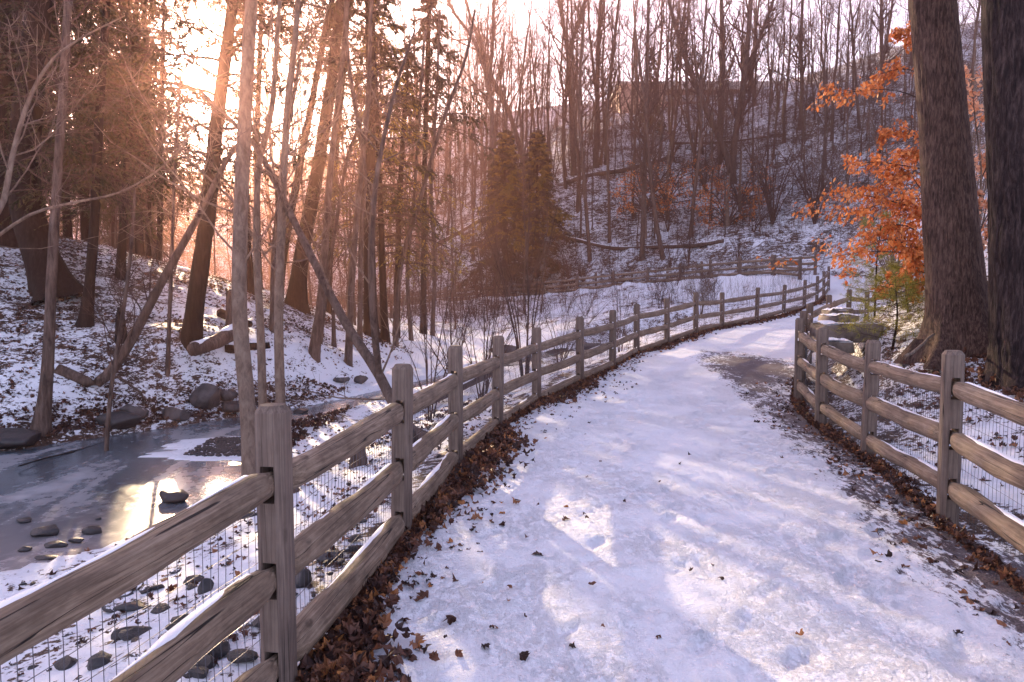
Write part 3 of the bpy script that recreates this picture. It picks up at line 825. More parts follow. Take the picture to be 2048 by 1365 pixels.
def bare_tree(name, label, pts, wpx, D0=None, D1=None, bark='bark_mid', twig='twig', nb=14, t0=.35, ang=(30, 65), bl=.28, lv=(6, 6), extra=None, k=10, flare=.5, cat='tree', group=None, up=.25, ridge=0., seed=1, rough=.06, lobes=5, fh=.35, n=22, wob=.12, rm=.0035):
    path, D = px_path(pts, D0, D1, n)
    Dd = np.linspace(D, D1 or D, len(wpx))
    rad = np.interp(np.linspace(0, 1, len(path)), np.linspace(0, 1, len(wpx)), np.array(wpx) / 2 / F * Dd)
    base = path[1].copy()
    root = empty(name, tuple(base), label, cat, group)
    r = np.random.default_rng(seed)
    a = Acc(); a.add(*trunk_tube(path, rad, k, rough, flare, lobes, seed, fh, ridge))
    src = [(path, rad)]
    if extra:
        for (ep, ew) in extra:
            e = np.array([P(px, py, D0 or D) for px, py in ep]); e[0] = path[np.argmin(np.linalg.norm(path - e[0], axis=1))] if len(ep[0]) == 2 else e[0]
            ee = resample(e, 16); er = np.interp(np.linspace(0, 1, 16), np.linspace(0, 1, len(ew)), np.array(ew) / 2 / F * D)
            a.add(*trunk_tube(ee, er, 8, rough, 0, 5, seed + 3)); src.append((ee, er))
    link('trunk', a.mesh('trunk', M[bark], True, origin=base), root)
    if nb > 0:
        c = Acc()
        for sp, sr in src:
            b1, r1 = children(sp[None], sr[None], nb, t0, .99, ang, bl, .5, 6, up, wob, .34 if D < 45 else .45, rm * 1.3, r=r)
            if D < 45: r1 = np.minimum(r1, .017 * np.linspace(1, .25, 7)[None])
            c.add(*tubes(b1, r1, 5))
            if len(lv) > 0 and lv[0]:
                b2, r2 = children(b1, r1, lv[0], .2, 1, (30, 65), .5, .5, 4, .12, .18, .6, rm, r=r); c.add(*tubes(b2, r2, 3))
                if len(lv) > 1 and lv[1]:
                    b3, r3 = children(b2, r2, lv[1], .15, 1, (25, 60), .5, .5, 2, .1, .2, .65, rm * .8, r=r); c.add(*tubes(b3, r3, 3))
        link('crown', c.mesh('crown', M[twig], True, origin=base), root)
    return root

def proto_bare(seed, h, r0, nb, t0, spread, lv=(6, 7, 4), bark='bark_mid', twig='twig', fork=False, up=.25):
    r = np.random.default_rng(seed)
    n = 16
    x = np.cumsum(r.normal(0, .06, (n, 2)), 0) * h / 16
    path = np.column_stack([x - x[0], np.linspace(-.4, h, n)])
    rad = r0 * np.linspace(1, .12, n) ** .8
    a = Acc(); a.add(*trunk_tube(path, rad, 8, .05, .5, 5, seed, .35))
    c = Acc(); src = [(path, rad)]
    if fork:
        f = int(n * r.uniform(.3, .5)); dv = nz(r.normal(size=3) * (1, 1, 0))
        t = np.linspace(0, 1, 12)[:, None]
        e = path[f] + (path[-1] - path[f]) * t * .95 + dv * (t ** .7) * h * .16
        er = rad[f] * .75 * np.linspace(1, .15, 12); a.add(*trunk_tube(e, er, 7, .05, 0, 5, seed)); src.append((e, er))
    for sp, sr in src:
        b1, r1 = children(sp[None], sr[None], nb, t0, .98, (30, 62), spread, .55, 6, up, .12, .42, .011, r=r)
        c.add(*tubes(b1, r1, 4))
        b2, r2 = children(b1, r1, lv[0], .2, 1, (30, 60), .48, .5, 4, .15, .16, .6, .007, r=r); c.add(*tubes(b2, r2, 3))
        b3, r3 = children(b2, r2, lv[1], .15, 1, (25, 60), .5, .5, 3, .15, .18, .65, .006, r=r); c.add(*tubes(b3, r3, 3))
        if lv[2]:
            b4, r4 = children(b3, r3, lv[2], .2, 1, (25, 55), .55, .5, 1, .1, .2, .7, .005, r=r); c.add(*tubes(b4, r4, 3))
    return a.mesh('trunk', M[bark], True), c.mesh('crown', M[twig], True)

def leaflets(p, d, ln, wd, rnd, acc, droop=.2, r=None):
    """Flat pointed needle sprays as single quads."""
    r = r or rng
    s = nz(np.cross(d, nz(r.normal(size=d.shape) * .35 + np.array([0, 0, 1.]))))
    tip = p + d * ln[:, None]; tip[:, 2] -= ln * droop
    mid = (p + tip) / 2
    V = np.stack([p, mid + s * wd[:, None], tip, mid - s * wd[:, None]], 1)
    q = np.arange(len(p) * 4).reshape(-1, 4)
    acc.add(V, q, np.repeat(rnd, 4))

def hemlock_crown(seed, h, t0, Lmax, nbr, nsec=14, nleaf=22, droop=.35, mat='needle', lsz=.085, lw=.014, power=1.0, keep=1.0):
    r = np.random.default_rng(seed)
    t = t0 + (1 - t0) * (np.arange(nbr) + r.random(nbr)) / nbr
    az = np.arange(nbr) * 2.4 + r.normal(0, .4, nbr)
    L = Lmax * (1 - .88 * ((t - t0) / (1 - t0)) ** power) * r.uniform(.65, 1.12, nbr)
    n = 8; s = np.linspace(0, 1, n)[None]
    az2 = az[:, None] + .18 * r.normal(size=(nbr, 1)) * s
    R = L[:, None] * s
    z = t[:, None] * h + L[:, None] * (.22 * s - droop * s ** 2 * r.uniform(.7, 1.3, (nbr, 1)))
    B = np.stack([R * np.cos(az2), R * np.sin(az2), z], -1) + r.normal(0, .02, (nbr, n, 3))
    rad = (.012 + .010 * L)[:, None] * np.linspace(1, .2, n)[None]
    br = Acc(); br.add(*tubes(B, rad, 5))
    S, sr = children(B, rad, nsec, .18, 1., (40, 70), .36, .45, 4, -.22, .08, .5, .003, flat=True, r=r)
    br.add(*tubes(S, sr, 3))
    fo = Acc()
    M_ = len(S); ii = np.repeat(np.arange(M_), nleaf)
    tt = r.random(len(ii)) ** .8; f = tt * 4; i0 = np.minimum(f.astype(int), 3); w = (f - i0)[:, None]
    p = S[ii, i0] * (1 - w) + S[ii, i0 + 1] * w; tan = nz(S[ii, i0 + 1] - S[ii, i0])
    side = nz(np.cross(tan, np.array([0, 0, 1.])) + 1e-6) * np.where(r.random(len(ii)) < .5, 1, -1)[:, None]
    d = nz(tan * .7 + side * r.uniform(.3, 1.1, len(ii))[:, None] + r.normal(0, .16, (len(ii), 3)))
    leaflets(p, d, lsz * r.uniform(.6, 1.5, len(ii)), lw * r.uniform(.7, 1.4, len(ii)), np.clip(r.random(M_)[ii] * .6 + r.random(len(ii)) * .4, 0, 1), fo, .25, r)
    return br.mesh('branches', M['twig'], True), fo.mesh('foliage', M[mat], False)

# hemlock crowns, shared between the trees
HC = [hemlock_crown(41, 13.0, .18, 3.5, 96, 16, 26, .42, 'needle', .10, .018), hemlock_crown(42, 13.0, .26, 2.8, 60, 13, 22, .30, 'needle', .10, .018), hemlock_crown(43, 13.0, .20, 2.4, 58, 13, 21, .5, 'needle', .10, .018),
      hemlock_crown(44, 16.0, .58, 3.4, 62, 15, 24, .34, 'needle', .12, .022, .7)]
def hemlock(label, pts, wpx, crown, D0=None, D1=None, scale=1.0, rz=0., flare=.6, lobes=5, fh=.4, k=14, seed=1, group=None, zs=1.0, name='hemlock_tree', dz=0.0):
    path, D = px_path(pts, D0, D1, 26)
    rad = np.interp(np.linspace(0, 1, len(path)), np.linspace(0, 1, len(wpx)), np.array(wpx) / 2 / F * D)
    base = path[1].copy()
    # grow the trunk on above the frame so that the crown has its leader
    up = nz(path[-1] - path[-6]); ext = path[-1] + up * np.linspace(.5, max(.6, 13 * scale * zs - (path[-1][2] - base[2])), 6)[:, None]
    path = np.vstack([path, ext]); rad = np.concatenate([rad, rad[-1] * np.linspace(.85, .12, 6)])
    root = empty(name, tuple(base), label, 'tree', group)
    a = Acc(); a.add(*trunk_tube(path, rad, k, .07, flare, lobes, seed, fh, .012, 6))
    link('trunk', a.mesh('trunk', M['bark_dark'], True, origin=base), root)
    lean = Vector(path[-7] - base).normalized()
    rot = Vector((0, 0, 1)).rotation_difference(lean).to_matrix() @ Matrix.Rotation(rz, 3, 'Z')
    for nm, me in zip(('branches', 'foliage'), HC[crown]):
        o = link(nm, me, root, (0, 0, dz)); o.rotation_euler = rot.to_euler(); o.scale = (scale, scale, scale * zs)
    return root

# ------------------------------------------------------------ trees: the two big trunks on the right
def big_tree(label, pts, wpx, D, flare, lobes, fh, seed, bark, ridge, k=110, rs=9., up_to=None):
    path, _ = px_path(pts, D, D, 190)
    path[0] = path[1] - (0, 0, .35)
    rad = np.interp(np.linspace(0, 1, len(path)), np.linspace(0, 1, len(wpx)), np.array(wpx) / 2 / F * D)
    base = path[1].copy()
    root = empty('big_tree', tuple(base), label, 'tree')
    a = Acc(); a.add(*trunk_tube(path, rad, k, .03, flare, lobes, seed, fh, ridge, rs))
    link('trunk', a.mesh('trunk', M[bark], True, origin=base), root)
    c = Acc(); r = np.random.default_rng(seed)
    b1, r1 = children(path[None, ::8], rad[None, ::8], 9, .78, .98, (50, 80), .35, .4, 8, .15, .1, .35, .01, r=r); c.add(*tubes(b1, r1, 6))
    b2, r2 = children(b1, r1, 8, .2, 1, (30, 60), .45, .5, 5, .1, .15, .6, .006, r=r); c.add(*tubes(b2, r2, 4))
    b3, r3 = children(b2, r2, 7, .2, 1, (30, 60), .5, .5, 3, .1, .15, .6, .004, r=r); c.add(*tubes(b3, r3, 3))
    link('crown', c.mesh('crown', M['twig'], True, origin=base), root)
    return root, base, path, rad
T1, T1b, T1p, T1r = big_tree('big reddish brown furrowed tree with flared roots beside the orange leaves', [(1922, 680), (1916, 610), (1908, 520), (1896, 380), (1886, 240), (1872, 80), (1858, -80), (1840, -350), (1820, -700)],
         [118, 108, 101, 93, 86, 82, 78, 72, 62], 9.8, .75, 5, .34, 2, 'bark_big', .017)
T2, T2b, T2p, T2r = big_tree('big dark tree with shaggy plated bark at the right edge of the picture', [(2062, 735), (2056, 640), (2052, 500), (2048, 380), (2044, 240), (2040, 60), (2034, -150), (2020, -500), (2010, -800)],
         [128, 126, 122, 120, 122, 126, 120, 110, 95], 8.6, .42, 6, .35, 5, 'bark_plate', .030, 120, 6.)
# the root that runs from the first trunk up the bank
e = np.array([T1p[18], T1p[12] + (.25, .1, -.15), P(1985, 585, 10.2), P(2020, 620, 10.6)])
e[3, 2] = H1(e[3, 0], e[3, 1]) - .08
ee = resample(e, 40); a = Acc(); a.add(*trunk_tube(ee, np.interp(np.linspace(0, 1, 40), [0, .4, .7, 1], [.20, .21, .15, .05]), 36, .08, 0, 5, 3, .4, .010, 8))
link('root', a.mesh('root', M['bark_big'], True, origin=T1b), T1)
# ------------------------------------------------------------ named trees on the left and in the middle
HG = 'hemlocks on the knoll across the creek'
hemlock('thickest dark hemlock with spreading roots at the left end of the knoll', [(112, 590), (78, 500), (52, 400), (50, 280), (66, 130), (84, -60)], [78, 62, 58, 54, 50, 42], 0, scale=1.05, flare=.8, lobes=5, fh=.35, k=24, seed=3, group=HG)
hemlock('dark hemlock at the left edge half hidden behind the thickest one', [(18, 520), (12, 400), (10, 250), (20, 0)], [44, 38, 34, 28], 1, 18.5, scale=1.1, rz=1.2, group=HG, seed=4)
hemlock('slim dark hemlock with a root toe standing on the leafy slope', [(172, 652), (182, 540), (190, 420), (198, 250), (214, 0)], [26, 19, 18, 16, 13], 2, scale=.95, rz=2.1, flare=1.0, lobes=3, fh=.3, group=HG, seed=6)
hemlock('dark hemlock leaning right just beneath the sun', [(382, 684), (396, 570), (414, 440), (428, 300), (446, 150), (466, 0)], [38, 33, 31, 28, 24, 20], 1, scale=1.0, rz=2.15, flare=.35, group=HG, seed=7)
hemlock('thin dark hemlock on the skyline of the knoll', [(241, 556), (246, 450), (256, 300), (268, 100)], [17, 14, 12, 10], 2, scale=.9, rz=3.3, group=HG, seed=8)
hemlock('short branched dark hemlock behind the leaning sapling', [(318, 530), (320, 430), (322, 300), (326, 100)], [11, 10, 9, 8], 0, 24, scale=.85, rz=4.70, group=HG, seed=9)
hemlock('wide footed hemlock at the right end of the knoll', [(592, 615), (602, 520), (620, 420), (642, 300), (664, 150), (684, -20)], [40, 30, 27, 25, 22, 18], 2, scale=.75, rz=5.0, flare=.6, lobes=4, fh=.4, group=HG, seed=10)
hemlock('dark straight hemlock behind the leaning trunk', [(500, 580), (494, 500), (490, 400), (488, 200)], [24, 19, 17, 13], 2, 23, scale=.7, rz=1.6, group=HG, seed=11)
hemlock('upright dark hemlock with golden lit boughs at the creek bend', [(741, 640), (739, 500), (740, 300), (742, 150), (738, -20)], [30, 24, 22, 20, 17], 1, 25.5, scale=1.1, rz=2.9, group=HG, seed=12)
hemlock('thin hemlock at the creek bend with low green boughs', [(792, 640), (796, 520), (800, 380), (812, 180)], [14, 12, 11, 8], 1, 30, scale=.95, rz=3.6, group=HG, seed=15)

hemlock('tall thick hemlock rising above the frame behind the creek bend', [(655, 600), (660, 480), (672, 300), (690, 100), (700, -60)], [15, 14, 13, 11, 9], 3, 29, rz=1.0, group=HG, seed=16)
hemlock('leaning dark hemlock with a high crown between the pale trunk and the creek bend', [(556, 600), (572, 480), (600, 330), (640, 120), (668, -20)], [18, 15, 14, 12, 10], 3, 24, rz=.2, group=HG, seed=13)
hemlock('thin high crowned hemlock right behind the smooth pale tree', [(520, 590), (516, 480), (514, 300), (520, 100), (524, -40)], [12, 11, 10, 9, 8], 3, 27, rz=2.6, group=HG, seed=17)
hemlock('high crowned hemlock beyond the creek bend with boughs over the shrubs', [(846, 620), (848, 480), (850, 300), (856, 100), (860, -40)], [12, 11, 10, 9, 7], 3, 34, rz=4.1, group=HG, seed=18)
hemlock('high crowned hemlock behind the leaning sapling at the left', [(300, 540), (296, 420), (294, 260), (290, 80), (288, -60)], [13, 12, 11, 10, 8], 3, 25, rz=5.2, group=HG, seed=19)

BG = 'slender bare trees along the creek'
bare_tree('slender_tree', 'smooth pale tree standing right behind the first fence post', [(503, 935), (494, 800), (479, 620), (482, 420), (491, 200), (503, 0), (512, -250), (520, -500)], [36, 31, 29, 28, 26, 24, 19, 12], 9.6, 10.2, 'bark_pale', 'twig_pale', 16, .30, (40, 75), .25, (7, 6), group=BG, seed=21, k=20, flare=.35, fh=.3, n=40, rough=.05)
bare_tree('slender_tree', 'thin wavy pale stem, the middle one of three beside the first post', [(526, 812), (521, 660), (513, 500), (517, 340), (543, 220), (556, 50), (575, -200)], [18, 16, 14, 12, 11, 9, 5], 12.2, None, 'bark_pale', 'twig_pale', 14, .3, (35, 70), .22, (6, 5), group=BG, seed=22)
bare_tree('slender_tree', 'straight pale stem rising just right of the first post', [(563, 830), (557, 660), (562, 480), (568, 330), (578, 180), (592, 60), (606, -200)], [22, 19, 17, 15, 13, 12, 7], 11.5, None, 'bark_pale', 'twig_pale', 16, .25, (35, 70), .22, (6, 5), group=BG, seed=23)
bare_tree('leaning_tree', 'long bare tree leaning left from behind the second fence post', [(862, 945), (812, 850), (752, 740), (690, 645), (622, 512), (560, 385), (510, 292), (452, 232), (395, 176)], [27, 24, 21, 18, 16, 13, 11, 8, 5], 9.8, 12.5, 'bark_mid', 'twig_pale', 16, .2, (40, 80), .22, (6, 5), extra=[([(740, 712), (745, 620), (743, 470), (757, 330), (790, 180), (830, 60)], [16, 13, 12, 10, 7, 4])], cat='tree', group=BG, seed=24, k=14)
bare_tree('leaning_tree', 'bent sapling sweeping up to the right from the snowy bank', [(143, 793), (196, 765), (250, 703), (318, 575), (372, 478), (412, 405), (460, 310), (520, 240)], [24, 22, 20, 17, 15, 13, 10, 6], 14, 14, 'bark_mid', 'twig', 12, .25, (40, 75), .2, (5, 4), group=BG, seed=25, flare=.2)
bare_tree('slender_tree', 'slim brown tree at the left edge of the creek bank', [(78, 842), (95, 740), (103, 560), (112, 400), (124, 220), (134, 40), (148, -200)], [34, 23, 20, 18, 17, 15, 10], 12.6, None, 'bark_mid', 'twig', 14, .45, (35, 70), .2, (6, 5), group=BG, seed=26, flare=.7)
bare_tree('slender_tree', 'pale bent sapling arching over the top left corner', [(-60, 700), (-20, 520), (8, 400), (30, 290), (62, 190), (105, 120), (165, 75), (250, 32)], [14, 13, 12, 10, 8, 6, 4, 2], 7.0, None, 'bark_pale', 'twig_pale', 12, .3, (35, 70), .22, (5, 4), group=BG, seed=27)
bare_tree('slender_tree', 'thin sapling whose long bough crosses the left slope', [(-120, 640), (-90, 520), (-30, 490), (60, 430), (150, 405), (240, 385), (330, 330), (392, 250)], [8, 8, 7, 6, 5, 4, 3, 2], 7.5, None, 'bark_pale', 'twig_pale', 10, .3, (30, 60), .2, (4, 0), group=BG, seed=28)
for (lab, pts, w, D, sd) in [
    ('rough stem with a flared foot between the log and the creek bend', [(628, 708), (640, 610), (650, 500), (657, 380), (672, 240), (692, 40), (700, -150)], [26, 17, 15, 14, 12, 10, 6], 19, 31),
    ('dark stem right of the rough flared one on the knoll edge', [(696, 695), (704, 560), (716, 400), (736, 200), (742, 0)], [16, 13, 12, 10, 8], 20, 32),
    ('thin twin stem beside the creek bend hemlock', [(718, 610), (722, 480), (728, 330), (700, 150), (690, 0)], [12, 10, 9, 8, 6], 22, 33),
    ('reddish leaning stem crossing the golden boughs', [(790, 655), (800, 540), (840, 400), (880, 260), (930, 120), (950, 20)], [11, 10, 9, 8, 6, 4], 26, 34),
    ('thin upright stem left of the fallen log', [(334, 725), (340, 600), (345, 480), (350, 330), (362, 150)], [9, 8, 7, 6, 4], 15.2, 35),
    ('thin dark stem in front of the short stump', [(206, 870), (222, 780), (244, 640), (262, 500), (270, 380)], [9, 9, 8, 7, 5], 12.0, 36),
    ('stem with a curl of bark left of the wide footed hemlock', [(545, 640), (548, 520), (556, 420), (572, 280), (600, 120)], [13, 12, 11, 9, 7], 19, 37),
    ('pale crooked stem between the two slender trees and the knoll', [(640, 700), (655, 560), (675, 430), (700, 300), (760, 160)], [10, 9, 8, 7, 4], 20.5, 38),
    ('thin stem standing in front of the far fence by the creek bend', [(822, 650), (815, 540), (828, 400), (838, 240), (850, 60)], [9, 8, 7, 6, 4], 30, 39),
    ('bare stem with a fork rising over the creek bend', [(864, 640), (870, 520), (862, 380), (872, 210), (880, 20)], [9, 8, 8, 6, 4], 33, 40)]:
    bare_tree('slender_tree', lab, pts, w, D, None, 'bark_mid', 'twig', 14, .25, (30, 65), .22, (6, 5), group=BG, seed=sd, k=8, flare=.5)

HT = 'large bare trees on the far hillside'
for (lab, pts, w, D, sd, ex) in [
    ('forked bare tree above the dense evergreen on the hillside', [(994, 505), (988, 380), (985, 250), (975, 160), (948, 82), (905, 20), (878, -60)], [17, 13, 12, 11, 9, 7, 5], 62, 51, [([(978, 175), (985, 90), (988, 0), (1000, -80)], [8, 7, 6, 4])]),
    ('leaning bare trunk crossing behind the dense evergreen', [(1060, 330), (1020, 230), (990, 170), (960, 90), (930, 0)], [14, 12, 10, 8, 6], 72, 52, None),
    ('straight bare trunk standing at the foot of the snowy ledge', [(1192, 340), (1194, 230), (1196, 110), (1203, -20)], [14, 12, 11, 9], None, 53, None),
    ('slim bare trunk just right of the straight one on the ledge', [(1212, 330), (1214, 230), (1226, 110), (1240, -20)], [10, 9, 8, 6], None, 54, None),
    ('forked bare tree with arching limbs left of the ledge', [(1148, 350), (1143, 230), (1138, 130), (1128, 60), (1110, -40)], [15, 13, 12, 9, 7], None, 55, [([(1140, 110), (1152, 60), (1170, 0), (1175, -60)], [9, 8, 6, 4])]),
    ('left stem of the twin dark trees behind the far fence', [(1284, 525), (1287, 400), (1292, 250), (1295, 100), (1298, -40)], [13, 11, 11, 9, 7], None, 56, None),
    ('right stem of the twin dark trees behind the far fence', [(1326, 525), (1312, 440), (1300, 340), (1288, 200), (1270, 60)], [13, 11, 10, 8, 6], None, 57, None),
    ('long bare tree leaning left across the middle of the hill', [(1468, 372), (1448, 300), (1402, 195), (1368, 110), (1342, 20), (1325, -60)], [19, 16, 14, 12, 10, 8], None, 58, None),
    ('upright bare trunk sharing its foot with the leaning tree', [(1464, 368), (1470, 280), (1486, 180), (1496, 80), (1503, -30)], [18, 16, 15, 13, 11], None, 59, [([(1492, 150), (1515, 90), (1540, 20), (1560, -50)], [8, 7, 6, 4])]),
    ('bare trunk in front of the hilltop building', [(1440, 330), (1444, 220), (1446, 100), (1442, -20)], [13, 12, 11, 9], None, 60, None),
    ('bare trunk with a curved foot below the ledge', [(1412, 385), (1392, 320), (1378, 250), (1372, 120), (1378, 0)], [11, 9, 8, 7, 5], None, 61, None),
    ('tall bare tree at the left end of the hillside', [(1180, 470), (1166, 330), (1158, 200), (1166, 60), (1170, -40)], [10, 9, 8, 7, 5], 60, 62, None),
    ('bare tree with spreading limbs high on the right slope', [(1600, 260), (1604, 180), (1602, 90), (1606, -20)], [12, 10, 9, 7], None, 63, None),
    ('dark bare tree on the crest left of the big trunks', [(1760, 200), (1764, 130), (1762, 40), (1766, -40)], [12, 10, 9, 7], None, 64, None)]:
    bare_tree('hillside_tree', lab, pts, [q_ * .8 for q_ in w], D, None, 'bark_mid', 'twig', 20, .30, (25, 60), .30, (7, 6), extra=ex, group=HT, seed=sd, k=8, flare=.5, rm=.010, up=.3)

# tall bare trees and thin poles over the whole hill, copied from a few grown ones
protos = []
for i in range(9):
    h = [17, 20, 15, 22, 18, 14, 19, 16, 21][i]
    tk, cr = proto_bare(100 + i, h, [.12, .15, .10, .17, .11, .09, .13, .09, .14][i], [16, 20, 14, 22, 18, 14, 18, 15, 20][i], [.3, .25, .35, .3, .4, .25, .35, .3, .28][i], [.24, .26, .22, .26, .22, .2, .25, .2, .24][i], (6, 6, 2), 'bark_mid', 'twig', i % 3 == 1, .22)
    protos.append((tk, cr))
poles = [proto_bare(200 + i, 9 + i % 3 * 2, .05, 14, .15, .26, (5, 6, 0), 'bark_mid', 'twig', False, .35) for i in range(5)]
pr = np.random.default_rng(77)
_, = (0,)
placed = []
def scatter_trees(nm, meshes, num, region, label, group, mind, smin, smax, maxtry=6000):
    c = 0; t = 0
    while c < num and t < maxtry:
        t += 1
        x, y = region(pr)
        g, d_, dp_, _p = ground_full(np.array([x]), np.array([y]))
        if dp_[0] < 2.6 or d_[0] < .8: continue
        azd = math.degrees(math.atan2(x, y))
        if -26.5 < azd < -19.5 and nm == 'woodland_tree': continue
        if line_d(np.array([x]), np.array([y]), FA)[0][0] < 1.0 or line_d(np.array([x]), np.array([y]), F2)[0][0] < 1.2: continue
        if any((x - a) ** 2 + (y - b_) ** 2 < mind ** 2 for a, b_ in placed): continue
        placed.append((x, y)); c += 1
        root = empty(nm, (x, y, float(g[0])), label if isinstance(label, str) else label(x, y), 'tree', group if isinstance(group, str) else group(x, y))
        s = pr.uniform(smin, smax)
        root.rotation_euler = (pr.normal(0, .045), pr.normal(0, .045), pr.uniform(0, 6.28)); root.scale = (s, s, s * pr.uniform(.9, 1.15))
        tk, cr = meshes[pr.integers(len(meshes))]
        link('trunk', tk, root); link('crown', cr, root)
scatter_trees('hillside_tree', protos, 58, lambda r: (r.uniform(2, 34), r.uniform(58, 96)), 'tall bare tree on the snowy hillside behind the far fence', 'tall bare trees on the snowy hillside', 1.9, .75, 1.15)
scatter_trees('hillside_tree', protos, 40, lambda r: (r.uniform(22, 52), r.uniform(50, 84)), 'bare tree high on the steep slope behind the two big trunks', 'bare trees on the slope behind the big trunks', 2.2, .7, 1.05)
scatter_trees('woodland_tree', protos, 70, lambda r: (r.uniform(-60, 2), r.uniform(60, 115)), 'bare tree in the hazy wood behind the knoll', 'bare trees in the hazy wood', 2.2, .8, 1.2)
scatter_trees('woodland_tree', protos[:5], 16, lambda r: (r.uniform(-34, -21), r.uniform(36, 56)), 'slim bare tree on the flat ground behind the knoll', 'slim trees behind the knoll', 2.0, .7, 1.0)
scatter_trees('pole_sapling', poles, 130, lambda r: (r.uniform(0, 40), r.uniform(54, 88)), 'thin upright sapling among the taller trees of the hillside', 'thin saplings on the hillside', 1.0, .7, 1.25)
scatter_trees('pole_sapling', poles, 70, lambda r: (r.uniform(-40, 2), r.uniform(34, 80)), 'thin upright sapling in the wood left of the hill', 'thin saplings in the wood', 1.0, .7, 1.2)
scatter_trees('hillside_tree', protos, 44, lambda r: (lambda y: (y * r.uniform(-.20, .05), y))(r.uniform(60, 92)), 'bare tree in the gap between the creek bend hemlocks and the dense evergreen', 'bare trees in the gap beside the dense evergreen', 1.1, .8, 1.15)
scatter_trees('pole_sapling', poles, 10, lambda r: (r.uniform(-16, -9), r.uniform(19, 32)), 'thin bare sapling behind the crest of the knoll', 'thin saplings behind the knoll crest', .8, .6, 1.0)
scatter_trees('pole_sapling', poles, 8, lambda r: (lambda y: (y * r.uniform(-.38, -.12), y))(r.uniform(30, 50)), 'tall thin sapling crowding the creek bend behind the wide footed hemlock', 'thin saplings crowding the creek bend', .7, 1.0, 1.6)
scatter_trees('woodland_tree', protos[2:6], 8, lambda r: (lambda y: (y * r.uniform(-.36, -.16), y))(r.uniform(52, 70)), 'bare tree in the sunlit wood beyond the creek bend', 'bare trees in the sunlit wood beyond the creek bend', 1.5, .75, 1.05)
# hemlocks filling the wood on the left
far_h = []
for i in range(24):
    y = pr.uniform(24, 62) if i % 4 != 2 else pr.uniform(44, 62)
    if i % 4 == 2: continue
    x = y * math.tan(math.radians([pr.uniform(-38, -30), pr.uniform(-30, -24.6), pr.uniform(-21.6, -15), pr.uniform(-36, -26)][i % 4]))
    root = empty('hemlock_tree', (x, y, H1(x, y)), 'dark hemlock in the wood behind the knoll', 'tree', 'hemlocks in the wood behind the knoll')
    s = pr.uniform(1.05, 1.5); root.scale = (s, s, s * 1.1); root.rotation_euler = (pr.normal(0, .03), pr.normal(0, .03), pr.uniform(0, 6.28))
    if not far_h:
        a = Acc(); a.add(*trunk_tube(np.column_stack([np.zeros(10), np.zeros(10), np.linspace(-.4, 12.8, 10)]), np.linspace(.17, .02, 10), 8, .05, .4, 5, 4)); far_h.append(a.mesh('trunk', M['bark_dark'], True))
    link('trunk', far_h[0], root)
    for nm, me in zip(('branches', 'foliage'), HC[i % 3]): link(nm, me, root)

# dense evergreen, sunlight painted gold on its top, and the smaller one in front of the building
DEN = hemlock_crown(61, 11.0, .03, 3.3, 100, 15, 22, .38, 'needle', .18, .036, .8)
DENG = hemlock_crown(62, 11.0, .30, 2.7, 60, 13, 20, .30, 'needle_lit_gold', .18, .036, .9)
def evergreen(label, px, py, D, s, gold=True, sx=1.0):
    b_ = P(px, py, D); x, y = b_[0], b_[1]
    root = empty('evergreen_tree', (x, y, H1(x, y)), label, 'tree')
    a = Acc(); a.add(*trunk_tube(np.column_stack([np.zeros(12), np.zeros(12), np.linspace(-.4, 10.8, 12)]), np.linspace(.2, .03, 12), 10, .05, .5, 5, 4))
    link('trunk', a.mesh('trunk', M['bark_dark'], True), root)
    for nm, me in zip(('branches', 'foliage'), DEN): link(nm, me, root)
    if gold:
        o = link('foliage', DENG[1], root); o['label'] = 'top foliage with golden sunlight put into its colour'
    root.scale = (s * sx, s * sx, s); return root
evergreen('dense dark evergreen with sunlight painted gold on its tips and two leaders in front of the hill', 1010, 505, 60, 1.22, True, 1.15)
evergreen('right hand shorter twin of the dense evergreen with sun painted tips', 1074, 500, 61, 1.08, True, 1.15)
evergreen('small brownish evergreen in front of the hilltop building', 1300, 330, 78, .80, False, .8)
# hemlock at the creek bend, its boughs coloured gold for sunlight
gb = empty('hemlock_tree', (float(P(770, 640, 27)[0]), float(P(770, 640, 27)[1]), H1(P(770, 640, 27)[0], P(770, 640, 27)[1])), 'hemlock whose long boughs are coloured gold for sunlight right of the creek bend', 'tree', HG)
a = Acc(); a.add(*trunk_tube(np.column_stack([np.linspace(0, -.3, 14), np.zeros(14), np.linspace(-.3, 13, 14)]), np.linspace(.15, .03, 14), 10, .05, .5, 5, 8)); link('trunk', a.mesh('trunk', M['bark_dark'], True), gb)
GB = hemlock_crown(63, 13.0, .20, 3.4, 46, 15, 24, .40, 'needle_lit_gold', .10, .018)
for nm, me in zip(('branches', 'foliage'), GB): link(nm, me, gb)

